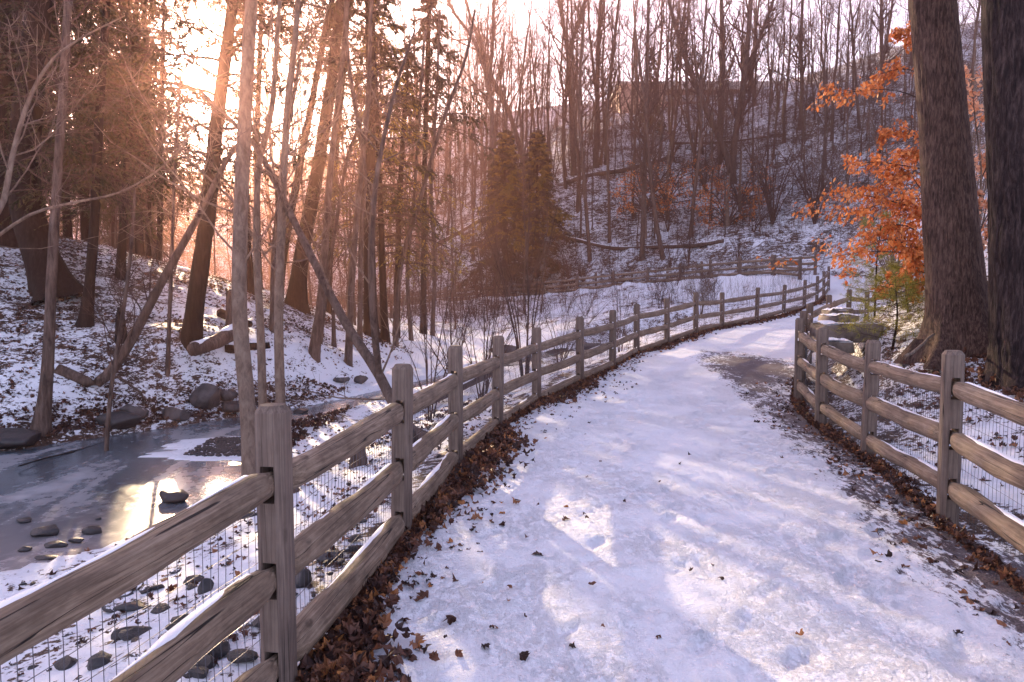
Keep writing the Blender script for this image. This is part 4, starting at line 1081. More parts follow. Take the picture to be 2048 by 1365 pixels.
# ------------------------------------------------------------ shrubs
def shrub(name, label, px, py, D, nst, h, spread, lv=(7, 6), bark='twig', r0=.02, seed=1, group=None, cat='shrub', z=None):
    b_ = P(px, py, D); x, y = float(b_[0]), float(b_[1]); zz = H1(x, y)
    r = np.random.default_rng(seed)
    root = empty(name, (x, y, zz), label, cat, group)
    az = r.uniform(0, 6.28, nst); sp = r.uniform(.15, 1, nst) * spread; hh = h * r.uniform(.55, 1, nst)
    t = np.linspace(0, 1, 9)[None]
    S = np.stack([np.cos(az)[:, None] * sp[:, None] * t ** 1.4 + .05 * np.cos(az)[:, None], np.sin(az)[:, None] * sp[:, None] * t ** 1.4 + .05 * np.sin(az)[:, None], hh[:, None] * (t * (1.12 - .12 * t)) - .1], -1)
    S[:, 1:] += np.cumsum(r.normal(0, .018 * h / 3, (nst, 8, 3)), 1)
    R = (r0 * r.uniform(.6, 1.2, nst))[:, None] * np.linspace(1, .2, 9)[None]
    a = Acc(); a.add(*tubes(S, R, 5)); link('stems', a.mesh('stems', M[bark], True), root)
    c = Acc(); b1, r1 = children(S, R, lv[0], .25, 1, (20, 50), .35, .5, 4, .2, .12, .55, .0028 if D < 30 else .006, r=r); c.add(*tubes(b1, r1, 3))
    if lv[1]:
        b2, r2 = children(b1, r1, lv[1], .2, 1, (20, 50), .5, .5, 2, .15, .15, .6, .002 if D < 30 else .005, r=r); c.add(*tubes(b2, r2, 3))
    link('crown', c.mesh('crown', M[bark], True), root)
    return root
SG = 'bare shrubs between the path and the creek'
shrub('bare_shrub', 'tall vase shaped bare shrub behind the fifth fence post', 1050, 790, 16.0, 11, 4.6, 1.3, (6, 4), 'twig', .020, 71, SG)
shrub('bare_shrub', 'airy bare shrub with a thin central stem between the third and fourth posts', 858, 800, 13.0, 9, 3.4, 1.2, (7, 6), 'twig', .014, 72, SG)
shrub('bare_shrub', 'tangled bare shrub leaning over the fourth fence post', 965, 790, 15.0, 12, 2.6, 1.5, (7, 5), 'twig', .014, 73, SG)
shrub('bare_shrub', 'arching bare shrub at the foot of the knoll', 905, 720, 21, 12, 3.4, 2.0, (6, 5), 'twig', .016, 74, SG)
shrub('bare_shrub', 'low twiggy shrub on the creek bank behind the sixth post', 1120, 720, 24, 14, 3.0, 1.7, (6, 5), 'twig', .014, 75, SG)
shrub('bare_shrub', 'thin twiggy shrub behind the eighth post', 1240, 700, 24, 9, 2.8, 1.2, (6, 5), 'twig', .012, 76, SG)
shrub('bare_shrub', 'pale dry shrub in front of the far fence', 1400, 640, 33, 16, 2.6, 1.8, (6, 5), 'twig_pale', .014, 77, SG)
shrub('bare_shrub', 'dark spreading shrub on the slope right of the leaning tree', 1545, 440, 56, 13, 8.0, 4.5, (8, 7), 'twig', .07, 78, 'shrubs on the hillside')
shrub('bare_shrub', 'dark many stemmed shrub above the far fence', 1630, 430, 54, 12, 7.0, 4.0, (8, 7), 'twig', .06, 79, 'shrubs on the hillside')
shrub('bare_shrub', 'pale tangled thicket between the two big trunks', 1950, 400, 17, 26, 6.0, 2.2, (9, 7), 'twig_pale', .02, 80, 'pale thickets on the right')
shrub('bare_shrub', 'pale twiggy thicket left of the big reddish trunk', 1800, 260, 34, 22, 9.0, 4.5, (9, 7), 'twig_pale', .03, 81, 'pale thickets on the right')
shrub('bare_shrub', 'fan of thin twigs between the fallen log and the hemlock foot', 470, 770, 14.6, 10, 1.3, .9, (5, 4), 'twig', .008, 82, SG)
sr = np.random.default_rng(90)
for i in range(26):
    x, y = sr.uniform(3, 34), sr.uniform(52, 76)
    b_ = (x, y)
    px = CX + x / y * F
    shrub('bare_shrub', 'twiggy bare shrub among the trees of the snowy hillside', px, 575, y, 9, sr.uniform(2.5, 5), sr.uniform(1.5, 3), (6, 5), 'twig', .03, 300 + i, 'twiggy shrubs on the hillside')
for i in range(20):
    x, y = sr.uniform(-6, 12), sr.uniform(36, 48)
    if y < 44 and abs(x - 16) < 4: continue
    px = CX + x / y * F
    shrub('bare_shrub', 'thin bare shrub in the snow in front of the far fence', px, 575, y, 8, sr.uniform(1.4, 3), sr.uniform(.8, 1.6), (6, 5), 'twig', .012, 400 + i, 'thin shrubs in front of the far fence')

# brush too thin and dense to count
def brush(name, label, pts, hmin, hmax, r0, lean, kids, mat, seed, rk=.5):
    r = np.random.default_rng(seed); n_ = len(pts)
    z = H(pts[:, 0], pts[:, 1]); h = r.uniform(hmin, hmax, n_)
    az = r.uniform(0, 6.28, n_); l = np.abs(r.normal(0, lean, n_)) * h
    t = np.linspace(0, 1, 5)[None]
    S = np.stack([pts[:, :1] + (np.cos(az) * l)[:, None] * t ** 1.3, pts[:, 1:2] + (np.sin(az) * l)[:, None] * t ** 1.3, z[:, None] - .1 + h[:, None] * t], -1)
    S[:, 1:, :2] += np.cumsum(r.normal(0, .03, (n_, 4, 2)) * h[:, None, None] * .5, 1)
    R = (r0 * r.uniform(.6, 1.3, n_))[:, None] * np.linspace(1, .3, 5)[None]
    a = Acc(); a.add(*tubes(S, R, 3))
    b1, r1 = children(S, R, kids, .2, 1, (25, 60), .35, .5, 2, .2, .15, .6, r0 * .35, r=r); a.add(*tubes(b1, r1, 3))
    return tag(link(name, a.mesh(name, M[mat], True)), label, 'brush', None, 'stuff')
def region_pts(n_, x0, x1, y0, y1, seed, minp=.4, clump=.35):
    r = np.random.default_rng(seed); out = []
    while sum(len(o) for o in out) < n_:
        p = np.column_stack([r.uniform(x0, x1, 4000), r.uniform(y0, y1, 4000)])
        g, d_, dp_, _p = ground_full(p[:, 0], p[:, 1])
        ok = (dp_ > minp) & (d_ > .3) & (noise3(p[:, 0] * clump, p[:, 1] * clump, 3.3) > -.15) & (line_d(p[:, 0], p[:, 1], FA)[0] > .5)
        out.append(p[ok])
    return np.concatenate(out)[:n_]
brush('brush', 'dense thin brush on the snowy hillside behind the far fence', region_pts(1900, 0, 38, 54, 86, 1), 1.0, 3.6, .014, .3, 4, 'twig', 501)
brush('brush', 'brown brush filling the hazy wood on the left', region_pts(2400, -48, 2, 44, 96, 2), 1.5, 4.5, .018, .25, 5, 'twig', 502)
brush('brush', 'thin reedy stems between the far fence and the creek', region_pts(800, -4, 18, 33, 47, 3), .5, 1.7, .006, .3, 3, 'twig', 503)
brush('brush', 'thin weeds and twigs on the slope right behind the left fence', region_pts(420, -1.5, 12, 13, 34, 4, .5), .4, 1.4, .004, .35, 3, 'twig', 504)
brush('brush', 'dead stems on the bank behind the right fence', region_pts(110, 4.4, 10, 7, 13, 5, .5), .3, 1.2, .0035, .45, 3, 'twig', 505)
brush('brush', 'dense brush on the steep slope at the upper right', region_pts(900, 18, 50, 46, 80, 6), 1.0, 3.4, .014, .3, 4, 'twig', 506)

# ------------------------------------------------------------ orange beech sapling
def leaf_mesh_template(kind, r):
    if kind == 'beech':   # pointed oval folded along the midrib, hanging down
        t = np.array([0, .18, .45, .75, 1.0]); w = np.array([.02, .2, .27, .17, .0]); V = []; bend = r.uniform(-.25, .35)
        for s in (-1, 0, 1):
            for tt, ww in zip(t, w): V.append((s * ww, tt, -abs(s) * ww * .35 + bend * tt * tt - .0))
        V = np.array(V); q = []
        for c in range(2):
            for i in range(4): q.append((c * 5 + i, c * 5 + 5 + i, c * 5 + 6 + i, c * 5 + 1 + i))
        return V, np.array(q)
    ang = np.radians([270, 300, 335, 350, 20, 40, 62, 75, 90, 105, 118, 140, 160, 190, 205, 240]); rad = np.array([.40, .45, .68, .55, .95, .66, .78, .66, 1.05, .66, .78, .66, .95, .55, .68, .45])
    rad = rad * r.uniform(.85, 1.1, len(rad))
    V = np.column_stack([rad * np.cos(ang), rad * np.sin(ang), np.zeros(len(ang))]); V = np.vstack([V, [(0, 0, 0)]])
    cu = r.uniform(.2, 1.0); cv = r.uniform(-.7, .8)
    V[:, 2] = cu * (V[:, 0] ** 2) * r.choice([-1, 1]) + cv * V[:, 1] ** 2 + .20 * r.normal(size=len(V)) * (np.linalg.norm(V[:, :2], axis=1) > .5)
    k = len(ang); i = np.arange(k)
    return V, np.stack([i, (i + 1) % k, np.full(k, k)], 1)
def rotm(ax, ay, az):
    ca, sa, cb, sb, cc, sc_ = np.cos(ax), np.sin(ax), np.cos(ay), np.sin(ay), np.cos(az), np.sin(az)
    R = np.zeros((len(ax), 3, 3))
    R[:, 0, 0] = cc * cb; R[:, 0, 1] = cc * sb * sa - sc_ * ca; R[:, 0, 2] = cc * sb * ca + sc_ * sa
    R[:, 1, 0] = sc_ * cb; R[:, 1, 1] = sc_ * sb * sa + cc * ca; R[:, 1, 2] = sc_ * sb * ca - cc * sa
    R[:, 2, 0] = -sb; R[:, 2, 1] = cb * sa; R[:, 2, 2] = cb * ca
    return R
def scatter_leaves(acc, T, pos, R, s, rnd):
    V, q = T
    W_ = pos[:, None] + s[:, None, None] * np.einsum('nij,kj->nki', R, V)
    Q = (q[None] + (np.arange(len(pos)) * len(V))[:, None, None]).reshape(-1, q.shape[1])
    acc.add(W_, Q, np.repeat(rnd, len(V)))

def beech(label, base_px, D, stem, boughs, size, nper, mats, nparts, seed, group=None, sub=9):
    r = np.random.default_rng(seed)
    b_ = P(*base_px, D); x, y = float(b_[0]), float(b_[1]); o0 = np.array([x, y, H1(x, y)])
    root = empty('beech_sapling', tuple(o0), label, 'tree', group)
    sp = np.array([P(*q_[:2], q_[2] if len(q_) > 2 else D) for q_ in stem]); sp[0] = o0 - (0, 0, .1); st_ = resample(sp, 20)
    a = Acc(); a.add(*trunk_tube(st_, np.linspace(.035, .008, 20) * D / 11, 8, .04, 0, 5, seed)); link('trunk', a.mesh('trunk', M['bark_pale'], True, origin=o0), root)
    c = Acc(); B = []
    for bg in boughs:
        pp = np.array([P(*q_[:2], q_[2] if len(q_) > 2 else D) for q_ in bg]); i = np.argmin(np.linalg.norm(st_ - pp[0], axis=1)); pp[0] = st_[i]
        B.append(resample(pp, 9))
    B = np.array(B); R = np.full((len(B), 1), .011 * D / 11) * np.linspace(1, .3, 9)[None]
    c.add(*tubes(B, R, 5))
    S, SR = children(B, R, sub, .12, 1, (25, 60), .36, .45, 5, .0, .10, .55, .0025, flat=True, r=r); c.add(*tubes(S, SR, 3))
    S2, SR2 = children(S, SR, 3, .2, 1, (25, 55), .5, .4, 4, -.05, .1, .6, .0018, flat=True, r=r); c.add(*tubes(S2, SR2, 3))
    link('branches', c.mesh('branches', M['twig'], True, origin=o0), root)
    tips = np.concatenate([S.reshape(-1, 6, 3)[:, 1:].reshape(-1, 3), S2[:, 1:].reshape(-1, 3), B[:, 3:].reshape(-1, 3)])
    tan = np.concatenate([np.gradient(S, axis=1)[:, 1:].reshape(-1, 3), np.gradient(S2, axis=1)[:, 1:].reshape(-1, 3), np.gradient(B, axis=1)[:, 3:].reshape(-1, 3)])
    ii = np.repeat(np.arange(len(tips)), nper); ii = ii[r.random(len(ii)) < .85]
    pos = tips[ii] + r.normal(0, size * .55, (len(ii), 3)); tn = tan[ii]
    az = np.arctan2(tn[:, 1], tn[:, 0]) - math.pi / 2 + r.normal(0, .9, len(ii))
    R3 = rotm(-r.uniform(.35, 1.35, len(ii)), r.normal(0, .5, len(ii)), az)
    s = size * r.uniform(.65, 1.25, len(ii)); rn = r.random(len(ii))
    T = [leaf_mesh_template('beech', r) for _ in range(5)]
    big = np.argsort(-s)[:nparts]; isb = np.zeros(len(ii), bool); isb[big] = True
    if nparts:
        lm = []
        for V, q_ in T:
            a = Acc(); a.add(V, q_); lm.append(a.mesh('leaf', M[mats[1]], True))
        for j in big:
            o = link('leaf', lm[j % 5], root, Vector(pos[j] - o0)); o.rotation_euler = Matrix(R3[j].tolist()).to_euler(); o.scale = (s[j],) * 3
    f = Acc()
    for k in range(5):
        m_ = (~isb) & (np.arange(len(ii)) % 5 == k)
        scatter_leaves(f, T[k], pos[m_], R3[m_], s[m_], rn[m_])
    tag(link('foliage', f.mesh('foliage', M[mats[0]], True, origin=o0), root), kind='stuff')
    return root
beech('beech sapling full of bright orange leaves behind the big reddish trunk', (1862, 585), 11.6,
      [(1862, 585), (1858, 460), (1862, 330), (1858, 200), (1850, 90)],
      [[(1860, 520), (1800, 505), (1720, 505), (1632, 522, 10.8)], [(1860, 500), (1790, 480), (1740, 490), (1690, 515)], [(1860, 430), (1790, 405), (1720, 390), (1655, 398, 11.0)],
       [(1860, 400), (1800, 400), (1740, 415), (1700, 425)], [(1860, 350), (1800, 330), (1750, 325), (1700, 330)], [(1860, 340), (1810, 350), (1770, 370), (1730, 380)],
       [(1860, 280), (1820, 270), (1790, 262), (1762, 272)], [(1860, 200), (1800, 183), (1740, 180), (1682, 188, 11.2)], [(1858, 160), (1820, 140), (1790, 140), (1756, 150)],
       [(1855, 110), (1830, 70), (1818, 60), (1806, 62)], [(1860, 560), (1825, 540), (1795, 555), (1770, 580)], [(1860, 480), (1820, 455), (1780, 450), (1750, 460)],
       [(1862, 570), (1840, 540), (1815, 500), (1800, 470)], [(1862, 460), (1835, 430), (1800, 430), (1770, 440)], [(1860, 390), (1835, 370), (1815, 340), (1790, 350)],
       [(1860, 575), (1845, 570), (1830, 575), (1822, 592)], [(1860, 560), (1850, 500), (1838, 490), (1826, 520)], [(1862, 500), (1848, 440), (1832, 410), (1820, 400)],
       [(1860, 540), (1838, 520), (1820, 530), (1806, 560)], [(1860, 300), (1845, 300), (1820, 310), (1800, 300)]],
      .070, 2, ('beech', 'beech_obj'), 290, 5, sub=10)
beech('beech sapling with paler dry leaves seen between the two big trunks', (1965, 560), 12.5,
      [(1965, 560), (1958, 460), (1962, 350), (1955, 260)],
      [[(1962, 480), (1950, 440), (1945, 410), (1940, 400)], [(1962, 460), (1980, 420), (1990, 400), (1995, 380)], [(1960, 400), (1945, 360), (1940, 340), (1938, 330)], [(1962, 520), (1945, 490), (1940, 470), (1935, 460)],
       [(1960, 360), (1975, 330), (1985, 310), (1990, 300)], [(1962, 500), (1975, 470), (1985, 460), (1992, 450)], [(1956, 300), (1950, 240), (1945, 180), (1940, 140)]],
      .095, 2, ('beech_pale', 'beech_pale'), 0, 8, sub=7)
for k, (px, py, D, s_, lab) in enumerate([(1335, 430, 62, 3.0, 'russet leaved sapling in the middle of the snowy hillside'), (1480, 430, 60, 2.6, 'russet leaved shrub at the foot of the leaning tree'),
                                        (1455, 470, 58, 2.4, 'low russet bush above the far fence'), (1290, 440, 60, 2.2, 'thin russet sapling beside the twin dark stems')]):
    u_ = s_ / D * F
    beech(lab, (px, py), D, [(px, py), (px, py - u_), (px + 4, py - u_ * 2)],
          [[(px, py - u_ * .3), (px + sx_ * .3 * u_, py - u_ * (.35 + .2 * j)), (px + sx_ * .6 * u_, py - u_ * (.4 + .25 * j)), (px + sx_ * u_ * .9, py - u_ * (.42 + .26 * j), D + 1.5 * math.cos(j * 2.1))] for j in range(5) for sx_ in (-1, 1)],
          .17, 1, ('beech', 'beech'), 0, 20 + k, 'russet leaved saplings on the hillside', 6)

# ------------------------------------------------------------ small pine below the orange leaves
def small_pine(label, px, py, D, h, Lmax, seed, group):
    b_ = P(px, py, D); x, y = float(b_[0]), float(b_[1]); z0 = H1(x, y)
    r = np.random.default_rng(seed)
    root = empty('young_pine', (x, y, z0), label, 'tree', group)
    st_ = np.column_stack([.05 * noise3(np.linspace(0, 2, 12) + seed, 0, 0), .05 * noise3(np.linspace(0, 2, 12), seed, 0), np.linspace(-.1, h, 12)])
    a = Acc(); a.add(*trunk_tube(st_, np.linspace(.022, .006, 12), 8)); link('trunk', a.mesh('trunk', M['bark_dark'], True), root)
    nb = 30; t = np.linspace(.12, .95, nb); az = np.arange(nb) * 2.4; L = Lmax * (1 - .8 * t) + .15
    s = np.linspace(0, 1, 6)[None]
    B = np.stack([L[:, None] * s * np.cos(az)[:, None], L[:, None] * s * np.sin(az)[:, None], (t * h)[:, None] + L[:, None] * (.15 * s + .05 * s ** 2)], -1)
    R = np.full((nb, 6), .006) * np.linspace(1, .4, 6); c = Acc(); c.add(*tubes(B, R, 4))
    S, SR = children(B, R, 6, .25, 1, (30, 55), .4, .4, 3, .05, .1, .6, .002, flat=True, r=r); c.add(*tubes(S, SR, 3))
    link('branches', c.mesh('branches', M['twig'], True), root)
    f = Acc(); A_ = np.concatenate([S[:, 1:].reshape(-1, 3), B[:, 3:].reshape(-1, 3)]); Tn = nz(np.concatenate([np.gradient(S, axis=1)[:, 1:].reshape(-1, 3), np.gradient(B, axis=1)[:, 3:].reshape(-1, 3)]))
    ii = np.repeat(np.arange(len(A_)), 13); d_ = nz(Tn[ii] * .9 + r.normal(0, .5, (len(ii), 3)))
    leaflets(A_[ii] + r.normal(0, .015, (len(ii), 3)), d_, .085 * r.uniform(.7, 1.2, len(ii)), np.full(len(ii), .0030), r.random(len(ii)), f, .2, r)
    link('foliage', f.mesh('foliage', M['needle_pine'], False), root)
PG = 'young pines beside the orange beech'
small_pine('yellow green young pine with a thin dark stem below the orange leaves', 1788, 606, 11.0, 1.1, .68, 1, PG)
small_pine('smaller yellow green pine right of the first under the orange leaves', 1812, 596, 12.0, .85, .5, 2, PG)
small_pine('young pine peeping out between the orange boughs', 1752, 596, 13.4, 1.9, .5, 3, PG)

# ------------------------------------------------------------ rocks, logs, stumps
def ico(sub):
    import bmesh
    bm = bmesh.new(); bmesh.ops.create_icosphere(bm, subdivisions=sub, radius=1)
    V = np.array([v.co[:] for v in bm.verts]); Fc = np.array([[v.index for v in f.verts] for f in bm.faces]); bm.free(); return V, Fc
ICO3, ICO2, ICO1 = ico(4), ico(2), ico(1)
def rock_mesh(name, size, seed, mat, T=ICO3, amp=.35, flat=1.0):
    V, Fc = T; V = V.copy(); r = np.random.default_rng(seed)
    for _ in range(9):      # planes cut facets off the lump
        nrm_ = nz(r.normal(size=3)); dd_ = r.uniform(.55, .85); h_ = V @ nrm_; V = V - np.outer(np.maximum(h_ - dd_, 0), nrm_) * .85
    V = V * (1 + amp * .5 * fbm(V[:, 0] * 1.3 + seed, V[:, 1] * 1.3, V[:, 2] * 1.3, 4)[:, None] * .6)
    V = V * np.array(size) / 2
    a = Acc(); a.add(V, Fc); return a.mesh(name, M[mat], True)
PEB = {}
def rock(label, px, py, size, mat='rock', D=None, z=None, rz=0., sink=.25, seed=1, group=None, name='rock', cat='rock', onice=False):
    if onice:
        k_ = (CAMZ - W); D = k_ / ((py - 575) / F)
        for _ in range(3): D = D + (P(px, py, D)[2] - W) / ((py - 575) / F)
    D = D or hit(px, py)
    p = P(px, py, D); zz = W if onice else H1(p[0], p[1])
    if seed >= 700:
        if seed not in PEB: PEB[seed] = rock_mesh(name, (1.3, 1, .75), seed, mat, ICO2, .6); PEB[seed].polygons.foreach_set('use_smooth', [False] * len(PEB[seed].polygons))
        me = PEB[seed]
    else: me = rock_mesh(name, size, seed, mat)
    o = link(name, me, None, (p[0], p[1], zz + size[2] * (.5 - sink)))
    if seed >= 700: o.scale = (size[0] * .8, size[1], size[2] * 1.2)
    o.rotation_euler = (0, 0, rz); return tag(o, label, cat, group)
RG = 'dark stones frozen into the creek'
rock('rounded dark boulder in the bright reflection on the ice', 347, 1002, (.40, .34, .22), onice=True, seed=1, group=RG)
rock('largest dark stone on the near ice at the left', 95, 1070, (.34, .24, .15), onice=True, seed=2, group=RG)
rock('single dark stone on the ice right of the largest one', 187, 1066, (.22, .16, .12), onice=True, seed=3, group=RG)
rock('flat dark stone just in front of the largest one', 108, 1094, (.27, .12, .08), onice=True, seed=4, group=RG)
rock('flat dark stone touching the one in front of the largest', 153, 1086, (.18, .10, .07), onice=True, seed=5, group=RG)
rock('small dark stone at the left end of the near ice group', 50, 1102, (.14, .10, .07), onice=True, seed=6, group=RG)
rock('flat tan stone nearest the camera on the ice', 92, 1118, (.25, .12, .04), onice=True, seed=7, group=RG)
rock('small stone under the flat tan one', 72, 1134, (.09, .08, .05), onice=True, seed=8, group=RG)
rock('tiny stone alone in the middle of the ice', 196, 1040, (.07, .06, .04), onice=True, seed=9, group=RG)
rock('low stone barely breaking the ice by the left edge', 48, 1044, (.20, .16, .06), onice=True, seed=10, group=RG)
BKG = 'boulders at the foot of the far creek bank'
rock('pointed grey boulder leaning on the far creek bank', 408, 812, (.72, .55, .62), 'rock_snow', seed=11, group=BKG)
rock('smooth low boulder at the water edge below the slender tree', 240, 868, (.85, .55, .34), seed=12, group=BKG, D=13.5)
rock('rounded boulder behind the smooth low one', 268, 846, (.55, .45, .36), 'rock_snow', seed=13, group=BKG, D=14.0)
rock('dark boulder at the left end of the creek', 25, 905, (1.0, .7, .36), seed=14, group=BKG, D=12.2)
rock('boulder with a snowy top right of the smooth low one', 350, 845, (.6, .4, .30), 'rock_snow', seed=15, group=BKG, D=14.3)
rock('boulder beside the slender pale tree at the water edge', 465, 828, (.55, .4, .30), seed=16, group=BKG, D=15.2)
rock('brown boulder behind the water between the pale stems', 455, 800, (.5, .4, .34), 'rock_snow', seed=17, group=BKG, D=15.6)
rock('dark stone in the narrow channel right of the first post', 603, 826, (.34, .24, .14), onice=True, seed=18, group=BKG)
rock('snowy stone on the flat snow behind the channel', 680, 765, (.5, .4, .2), 'rock_snow', seed=19, group=BKG)
rock('grey stone on the flat snow nearer the second post', 722, 766, (.36, .3, .26), 'rock_snow', seed=20, group=BKG)
rock('dark boulder in the stream bed behind the fifth post', 1120, 678, (1.9, .9, .75), 'rock_snow', D=30, seed=21, group='boulders in the stream bed')
rock('long dark boulder behind the sixth post', 1190, 690, (1.5, .9, .55), 'rock', D=31, seed=22, group='boulders in the stream bed')
rock('low boulder at the far end of the stream bed', 1010, 690, (1.3, .8, .45), 'rock_snow', D=29, seed=23, group='boulders in the stream bed')
# near bank stones below the left fence
NBG = 'stones in the snow below the left fence'
rock('large dark flat stone in the snow below the nearest rails', 262, 1222, (.26, .14, .09), seed=31, group=NBG, sink=.35)
rock('dark stone with a snowy top just above the large flat one', 248, 1194, (.19, .11, .07), 'rock_snow', seed=32, group=NBG, sink=.35)
rock('upright grey stone between the two nearest posts', 412, 1185, (.12, .10, .14), seed=33, group=NBG, sink=.3)
rock('flat rock at the snow edge beside the first post', 482, 1040, (.42, .26, .10), seed=34, group=NBG, sink=.4)
rock('grey stone right of the first post low in the mesh', 598, 1180, (.15, .13, .15), seed=35, group=NBG, sink=.3)
rock('flat dark stone in the middle of the second panel', 655, 1120, (.22, .14, .07), seed=36, group=NBG, sink=.35)
rock('stone at the bottom left corner under the lowest rail', 200, 1345, (.12, .1, .1), seed=37, group=NBG, sink=.3)
rr_ = np.random.default_rng(8)
for i in range(190):
    px, py = rr_.uniform(20, 780), 0; py = rr_.uniform(980, 1360)
    if py < 1170 - px * .26: continue
    s_ = .03 + .11 * rr_.random() ** 2
    D_ = hit(px, py)
    p_ = P(px, py, D_)
    if p_[0] > np.interp(p_[1], [1.3, 3.2, 5.2, 7, 9], [-1.45, -1.1, -.85, -.62, -.3]) - .12: continue
    rock('small dark stone poking out of the snow below the left fence', px, py, (s_ * 1.5, s_, s_ * .7), 'rock_snow' if i % 3 == 0 else 'rock', seed=700 + (i % 9) + (50 if i % 3 == 0 else 0), D=D_, rz=rr_.uniform(0, 6), group='small stones below the left fence', sink=.3)
# gravel bar pebbles
acc = Acc(); V, Fc = ICO1
n_ = 1500; th_ = rr_.uniform(0, 6.28, n_); rd = np.sqrt(rr_.random(n_)) * .92
pp = np.column_stack([-4.55 + 1.2 * rd * np.cos(th_), 12.1 + .75 * rd * np.sin(th_), np.zeros(n_)]); pp[:, 2] = H(pp[:, 0], pp[:, 1]) + .008
pp = pp[pp[:, 0] > -5.2]; n_ = len(pp)
s_ = rr_.uniform(.012, .035, n_); W_ = pp[:, None] + V[None] * s_[:, None, None] * (1.2, 1, .7)
acc.add(W_, (Fc[None] + (np.arange(n_) * len(V))[:, None, None]).reshape(-1, 3))
tag(link('pebbles', acc.mesh('pebbles', M['rock'], True)), 'dark pebbles on the low gravel bar in the frozen creek', 'pebbles', None, 'stuff')

def slab_rock(label, x0, x1, ytop, ybot, D, dep, seed, cap=True):
    A_, B_ = P(x0, ybot, D), P(x1, ytop, D); c_ = (A_ + B_) / 2
    sx_, sz_ = abs(B_[0] - A_[0]), abs(B_[2] - A_[2])
    V, Fc = ICO3; V = V.copy()
    V = np.sign(V) * np.abs(V) ** .16                     # a squared off block with worn corners
    V = V * (1 + .10 * fbm(V[:, 0] * 1.4 + seed, V[:, 1] * 1.4, V[:, 2] * 1.1, 5)[:, None]); V[:, 1] += .12 * V[:, 0]; V[:, 0] += .05 * V[:, 2] * V[:, 0]; V[:, 2] += .06 * V[:, 0]
    V[:, 0] += .08 * V[:, 2] * math.sin(seed)
    a = Acc(); a.add(V * (sx_ / 2, dep / 2, sz_ / 2), Fc)
    root = link('stone_slab', a.mesh('stone_slab', M['slab'], True), None, Vector(c_ + (0, dep / 2, 0))); root.rotation_euler = (0, 0, -.15)
    tag(root, label, 'rock', 'sandstone slabs at the bend of the right fence')
    if cap:
        n1, n2 = 40, 22; uu, vv = np.meshgrid(np.linspace(-.9, .9, n1), np.linspace(-.85, .85, n2))
        ed = (1 - np.abs(uu) ** 6) * (1 - np.abs(vv) ** 6) * (uu < .9 + .1 * noise3(vv * 3, uu, seed))
        h_ = np.clip(ed * (.5 + .6 * fbm(uu * 2.2 + seed, vv * 2.2, 1, 3)) + .1, -.6, 1) * .055 + sz_ / 2 * .96 - .01
        W_ = np.stack([uu * sx_ / 2, vv * dep / 2 + .12 * uu * dep / 2, h_], -1).reshape(-1, 3)
        q_ = (np.arange(n2 - 1)[:, None] * n1 + np.arange(n1 - 1)[None]).ravel()
        c2 = Acc(); c2.add(W_, np.stack([q_, q_ + 1, q_ + n1 + 1, q_ + n1], 1)); link('snow', c2.mesh('snow', M['snowcap'], True), root)
    return root
slab_rock('largest brown stone slab at the bend of the right fence', 1652, 1770, 648, 686, 12.0, .8, 1)
slab_rock('snow capped slab lying on the largest one', 1662, 1722, 632, 650, 12.5, .7, 2)
slab_rock('thin slab behind the snow capped one', 1664, 1704, 621, 633, 13.2, .6, 3)
slab_rock('low slab showing under the largest one behind the third right post', 1655, 1716, 684, 708, 11.4, .6, 4)
slab_rock('small flat stone at the top of the pile', 1684, 1712, 617, 623, 14, .5, 5, False)

def log(label, p0, p1, w, mat='bark_mid', snow=True, seed=1, group=None, name='fallen_log', k=16, mid=None, cap=True):
    """p = (px, py, D) or world; log lying between two points."""
    if p1 is None: pts = p0; A_, B_ = p0[0], p0[-1]
    else: A_ = P(*p0); B_ = P(*p1); pts = [A_, B_] if mid is None else [A_, P(*mid), B_]
    pa = resample(pts, 26); o0 = (A_ + B_) / 2
    rad = np.linspace(w[0], w[1], 26) / 2
    pa[:, 2] += .02 * noise3(np.linspace(0, 5, 26) + seed, 0, 0)
    root = link(name, None, None, tuple(o0)); tag(root, label, 'log', group)
    a = Acc(); V, Fq = trunk_tube(pa, rad, k, .10, 0, 5, seed, .4, w[0] * .06, 5)
    a.add(V, Fq + [np.arange(k)[::-1][None], (np.arange(k) + 25 * k)[None]]); link('trunk', a.mesh('trunk', M[mat], True, origin=o0), root)
    if snow:
        s_ = pa[1:-1] + (0, 0, 1) * rad[1:-1, None] * .9; rs_ = rad[1:-1] * np.clip(.55 + .5 * noise3(np.linspace(0, 6, 24) + seed, 0, 2), .12, .9)
        c_ = Acc(); V, Fq = trunk_tube(s_, rs_, 10, .1); V = V.reshape(24, 10, 3); cz = s_[:, None, 2]; V[..., 2] = cz + (V[..., 2] - cz) * .35; c_.add(V, Fq)
        link('snow', c_.mesh('snow', M['snowcap'], True, origin=o0), root)
    return root
log('thick snow covered log lying on the slope of the knoll', (385, 702, 15.0), (486, 660, 16.6), (.26, .34), seed=2)
log('dark broken log propped behind the snow covered one', (450, 700, 16.5), (540, 690, 16.8), (.20, .14), 'bark_dark', False, seed=3)
log('dark half rotten log end beneath the knoll hemlocks', (440, 625, 18.5), (500, 650, 18.0), (.22, .16), 'bark_dark', False, seed=31)
log('long mossy log slanting over the near bank behind the third post', (800, 835, 14.5), (1000, 735, 20), (.16, .22), 'bark_mid', True, seed=4)
log('broken dark limb leaning on the bank behind the second panel', (822, 870, 8.4), (850, 925, 7.9), (.09, .12), 'bark_dark', False, seed=5)
log('short limb standing in the snow beside the first post', (578, 945, 9.0), (590, 990, 8.6), (.10, .12), 'bark_mid', False, seed=6)
HL = 'fallen trunks on the hillside'
